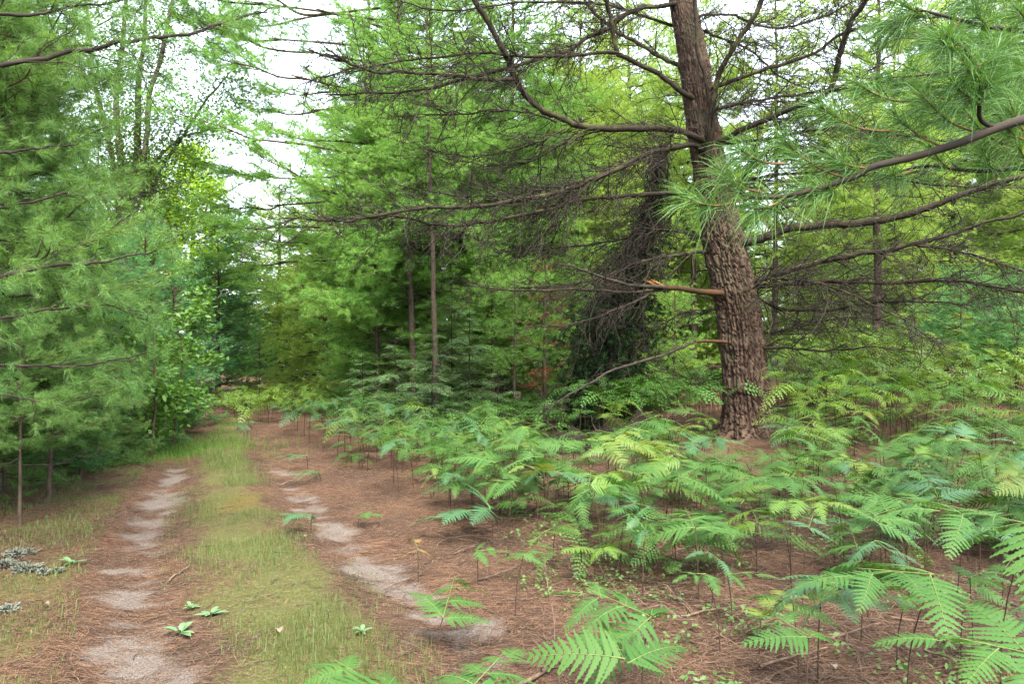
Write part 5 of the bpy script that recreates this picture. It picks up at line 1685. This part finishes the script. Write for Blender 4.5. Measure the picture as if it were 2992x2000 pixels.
def dead_stalks():
    """bleached bracken stalks of last year"""
    r = np.random.default_rng(66)
    mb = MB()
    n = 2600
    y = 2.7 + 8.8 * r.uniform(0, 1, n) ** 1.1
    x = X(r.uniform(1050, 2450, n), y)
    keep = x > np.array([bank_left(q) for q in y]) - .1
    x, y = x[keep], y[keep]
    n = len(x)
    st = np.stack([x, y, ground_z(x, y) + .01], -1)
    az = r.uniform(0, 6.283, n)
    p = shoots(st, np.stack([np.cos(az), np.sin(az), r.uniform(.0, .35, n)], -1), r.uniform(.15, .6, n), 6, sag=.22, wig=.1, r=r)
    p[:, :, 2] = np.maximum(p[:, :, 2], ground_z(p[:, :, 0], p[:, :, 1]) + .006)
    tubes(mb, p, r.uniform(.0014, .0034, n)[:, None] * np.ones((1, 6)), 3, 0)
    o = kind(put('dead_fern_litter', mb.mesh('dead_fern_litter', [M['stick']])), 'stuff')
    o['label'] = 'tangle of bleached dead fern stalks lying between the ferns'


dead_stalks()


def twig_litter():
    """short dark twigs and bark scraps lying everywhere"""
    r = np.random.default_rng(67)
    n = 1500
    y = 2.6 + 8 * r.uniform(0, 1, n) ** 1.3
    x = r.uniform(-1, 1, n) * (y * .68 + .3)
    az = r.uniform(0, 6.283, n)
    p = shoots(np.stack([x, y, ground_z(x, y)], -1), np.stack([np.cos(az), np.sin(az), 0 * az + .03], -1), r.uniform(.03, .22, n), 5, sag=.05, wig=.12, r=r)
    p[:, :, 2] = np.maximum(p[:, :, 2], ground_z(p[:, :, 0], p[:, :, 1]) + .010)
    mb = MB()
    tubes(mb, p, r.uniform(.0012, .0036, n)[:, None] * np.linspace(1, .6, 5)[None], 4, 0)
    o = kind(put('twig_litter', mb.mesh('twig_litter', [M['trunk']])), 'stuff')
    o['label'] = 'short dark twigs and bark scraps strewn over the floor'


twig_litter()

# rosettes of plantain on the track
for i, (px, py, s, lab) in enumerate(((413, 1447, .10, 'flat plantain rosette on the needles between the left rut and the grass'), (483, 1416, .09, 'upright pale plantain with a fallen leaf at the edge of the grass'), (437, 1394, .06, 'smallest plantain rosette beside the left rut'),
                                      (830, 1460, .07, 'little broad-leaved weed in the grass near the right rut'), (165, 1300, .10, 'bushy small weed on the bare left verge'))):
    x, y = GX(px, py)
    r = np.random.default_rng(450 + i)
    root = bpy.data.objects.new('plantain_weed', None)
    COL.objects.link(root); root.location = (x, y, gz(x, y) + .012)
    tag(root, lab, 'weed', 'weeds on the track')
    mb = MB()
    tubes(mb, np.array([[0, 0, -.02], [0, 0, .012]]), [.007, .005], 6, 0)
    put('stem', mb.mesh('stem', [M['stem_green']]), root)
    for k in range(7):
        a = 6.283 * k / 7 + r.normal(0, .3)
        el = r.uniform(.1, .9)
        l = s * r.uniform(.7, 1.2)
        n = 7
        t = np.linspace(0, 1, n)
        w = l * .17 * np.sin(np.pi * (t * .93 + .05)) ** .8
        cx0 = np.stack([t * l * math.cos(el), 0 * t, t * l * math.sin(el) - .5 * l * t * t * math.sin(el)], -1)
        vv = np.concatenate([cx0 + np.stack([0 * t, w, w * .35], -1), cx0, cx0 + np.stack([0 * t, -w, w * .35], -1)])
        ff = []
        for q in range(n - 1):
            for c in (0, 1):
                A0, B0 = c * n + q, (c + 1) * n + q
                ff += [[A0, B0, A0 + 1], [B0, B0 + 1, A0 + 1]]
        mb = MB()
        mb.add(vv, ff, 0, r.uniform())
        put('leaf', mb.mesh('leaf', [M['leaf_pale']]), root, rot=(0, 0, a))

# reindeer lichen cushions on the left verge
for i, (px, py, s, lab) in enumerate(((12, 1300, .12, 'pale grey lichen cushion at the left picture edge'), (60, 1312, .14, 'largest grey lichen cushion on the left verge'), (100, 1318, .07, 'small grey lichen cushion between the largest one and the weed'), (132, 1315, .06, 'darkish lichen cushion nearest the left rut'),
                                      (35, 1278, .12, 'grey lichen cushion behind the largest one'), (68, 1272, .08, 'small rear lichen cushion on the left verge'), (20, 1400, .09, 'dull lichen cushion low at the left edge'))):
    x, y = GX(px, py)
    r = np.random.default_rng(470 + i)
    s *= .5
    mb = MB()
    n = 420
    dv = unit(r.normal(0, 1, (n, 3)) * [1, 1, .6]); dv[:, 2] = np.abs(dv[:, 2])
    q = dv * s * r.uniform(.55, 1.0, n)[:, None] * [1, 1, .62]
    tw = shoots(q * .35, q, np.linalg.norm(q, axis=1) * .8, 4, wig=.25, r=r)
    tubes(mb, tw, np.full((n, 4), .0055), 3, 0)
    th = np.linspace(0, 6.283, 16, endpoint=False)
    v = [[0, 0, s * .42]]; f = []
    for j, (ra, hh) in enumerate(((.45, .36), (.75, .2), (.85, -.05))):
        for t in th:
            v.append([math.cos(t) * s * ra, math.sin(t) * s * ra, s * hh])
    for k in range(16):
        k2 = (k + 1) % 16
        f.append([0, 1 + k, 1 + k2])
        for j in (0, 1):
            a0 = 1 + j * 16
            f += [[a0 + k, a0 + 16 + k, a0 + k2], [a0 + k2, a0 + 16 + k, a0 + 16 + k2]]
    mb.add(v, f)
    tag(put('lichen_cushion', mb.mesh('lichen_cushion', [M['lichen']]), loc=(x, y, gz(x, y) + .01)), lab, 'lichen', 'lichen cushions on the left verge')

# dry leaves on the track
for i, (px, py, s, lab) in enumerate(((640, 1466, .055, 'pale dry leaf in the grass between the ruts'), (105, 1393, .05, 'whitish dry leaf on the left litter'), 
                                      (700, 1240, .04, 'tiny dry leaf in the grass near the lone fern'), (1910, 1545, .05, 'dry leaf among litter at the bottom right'))):
    x, y = GX(px, py)
    r = np.random.default_rng(490 + i)
    n = 8
    t = np.linspace(0, 1, n)
    w = s * .36 * np.sin(np.pi * (t * .9 + .08)) * (1 + .25 * np.sin(t * 20))
    c = np.stack([t * s - s / 2, 0 * t, .012 + .25 * s * np.sin(t * 3)], -1)
    vv = np.concatenate([c + np.stack([0 * t, w, .3 * w], -1), c, c + np.stack([0 * t, -w, .5 * w], -1)])
    ff = []
    for q in range(n - 1):
        for k in (0, 1):
            A0, B0 = k * n + q, (k + 1) * n + q
            ff += [[A0, B0, A0 + 1], [B0, B0 + 1, A0 + 1]]
    mb = MB()
    mb.add(vv, ff, 0, r.uniform())
    tag(put('dry_leaf', mb.mesh('dry_leaf', [M['leaf_dry']]), loc=(x, y, gz(x, y) + .012), rot=(0, 0, r.uniform(0, 6.28))), lab, 'dead leaf', 'dry leaves on the track')

# tell the far pines apart by their order along the skyline
row = sorted([t for t in TREES if t.get('group') == 'far pines behind the clearing'], key=lambda t: t.location.x / t.location.y)
for k, t in enumerate(row):
    half = k < (len(row) + 1) // 2
    n = k if half else len(row) - 1 - k
    t['label'] = f"{'tall' if t.children[0].dimensions.z > 12 else 'low'} far pine in the wall of green, {ORD[n]} from the {'left' if half else 'right'}"
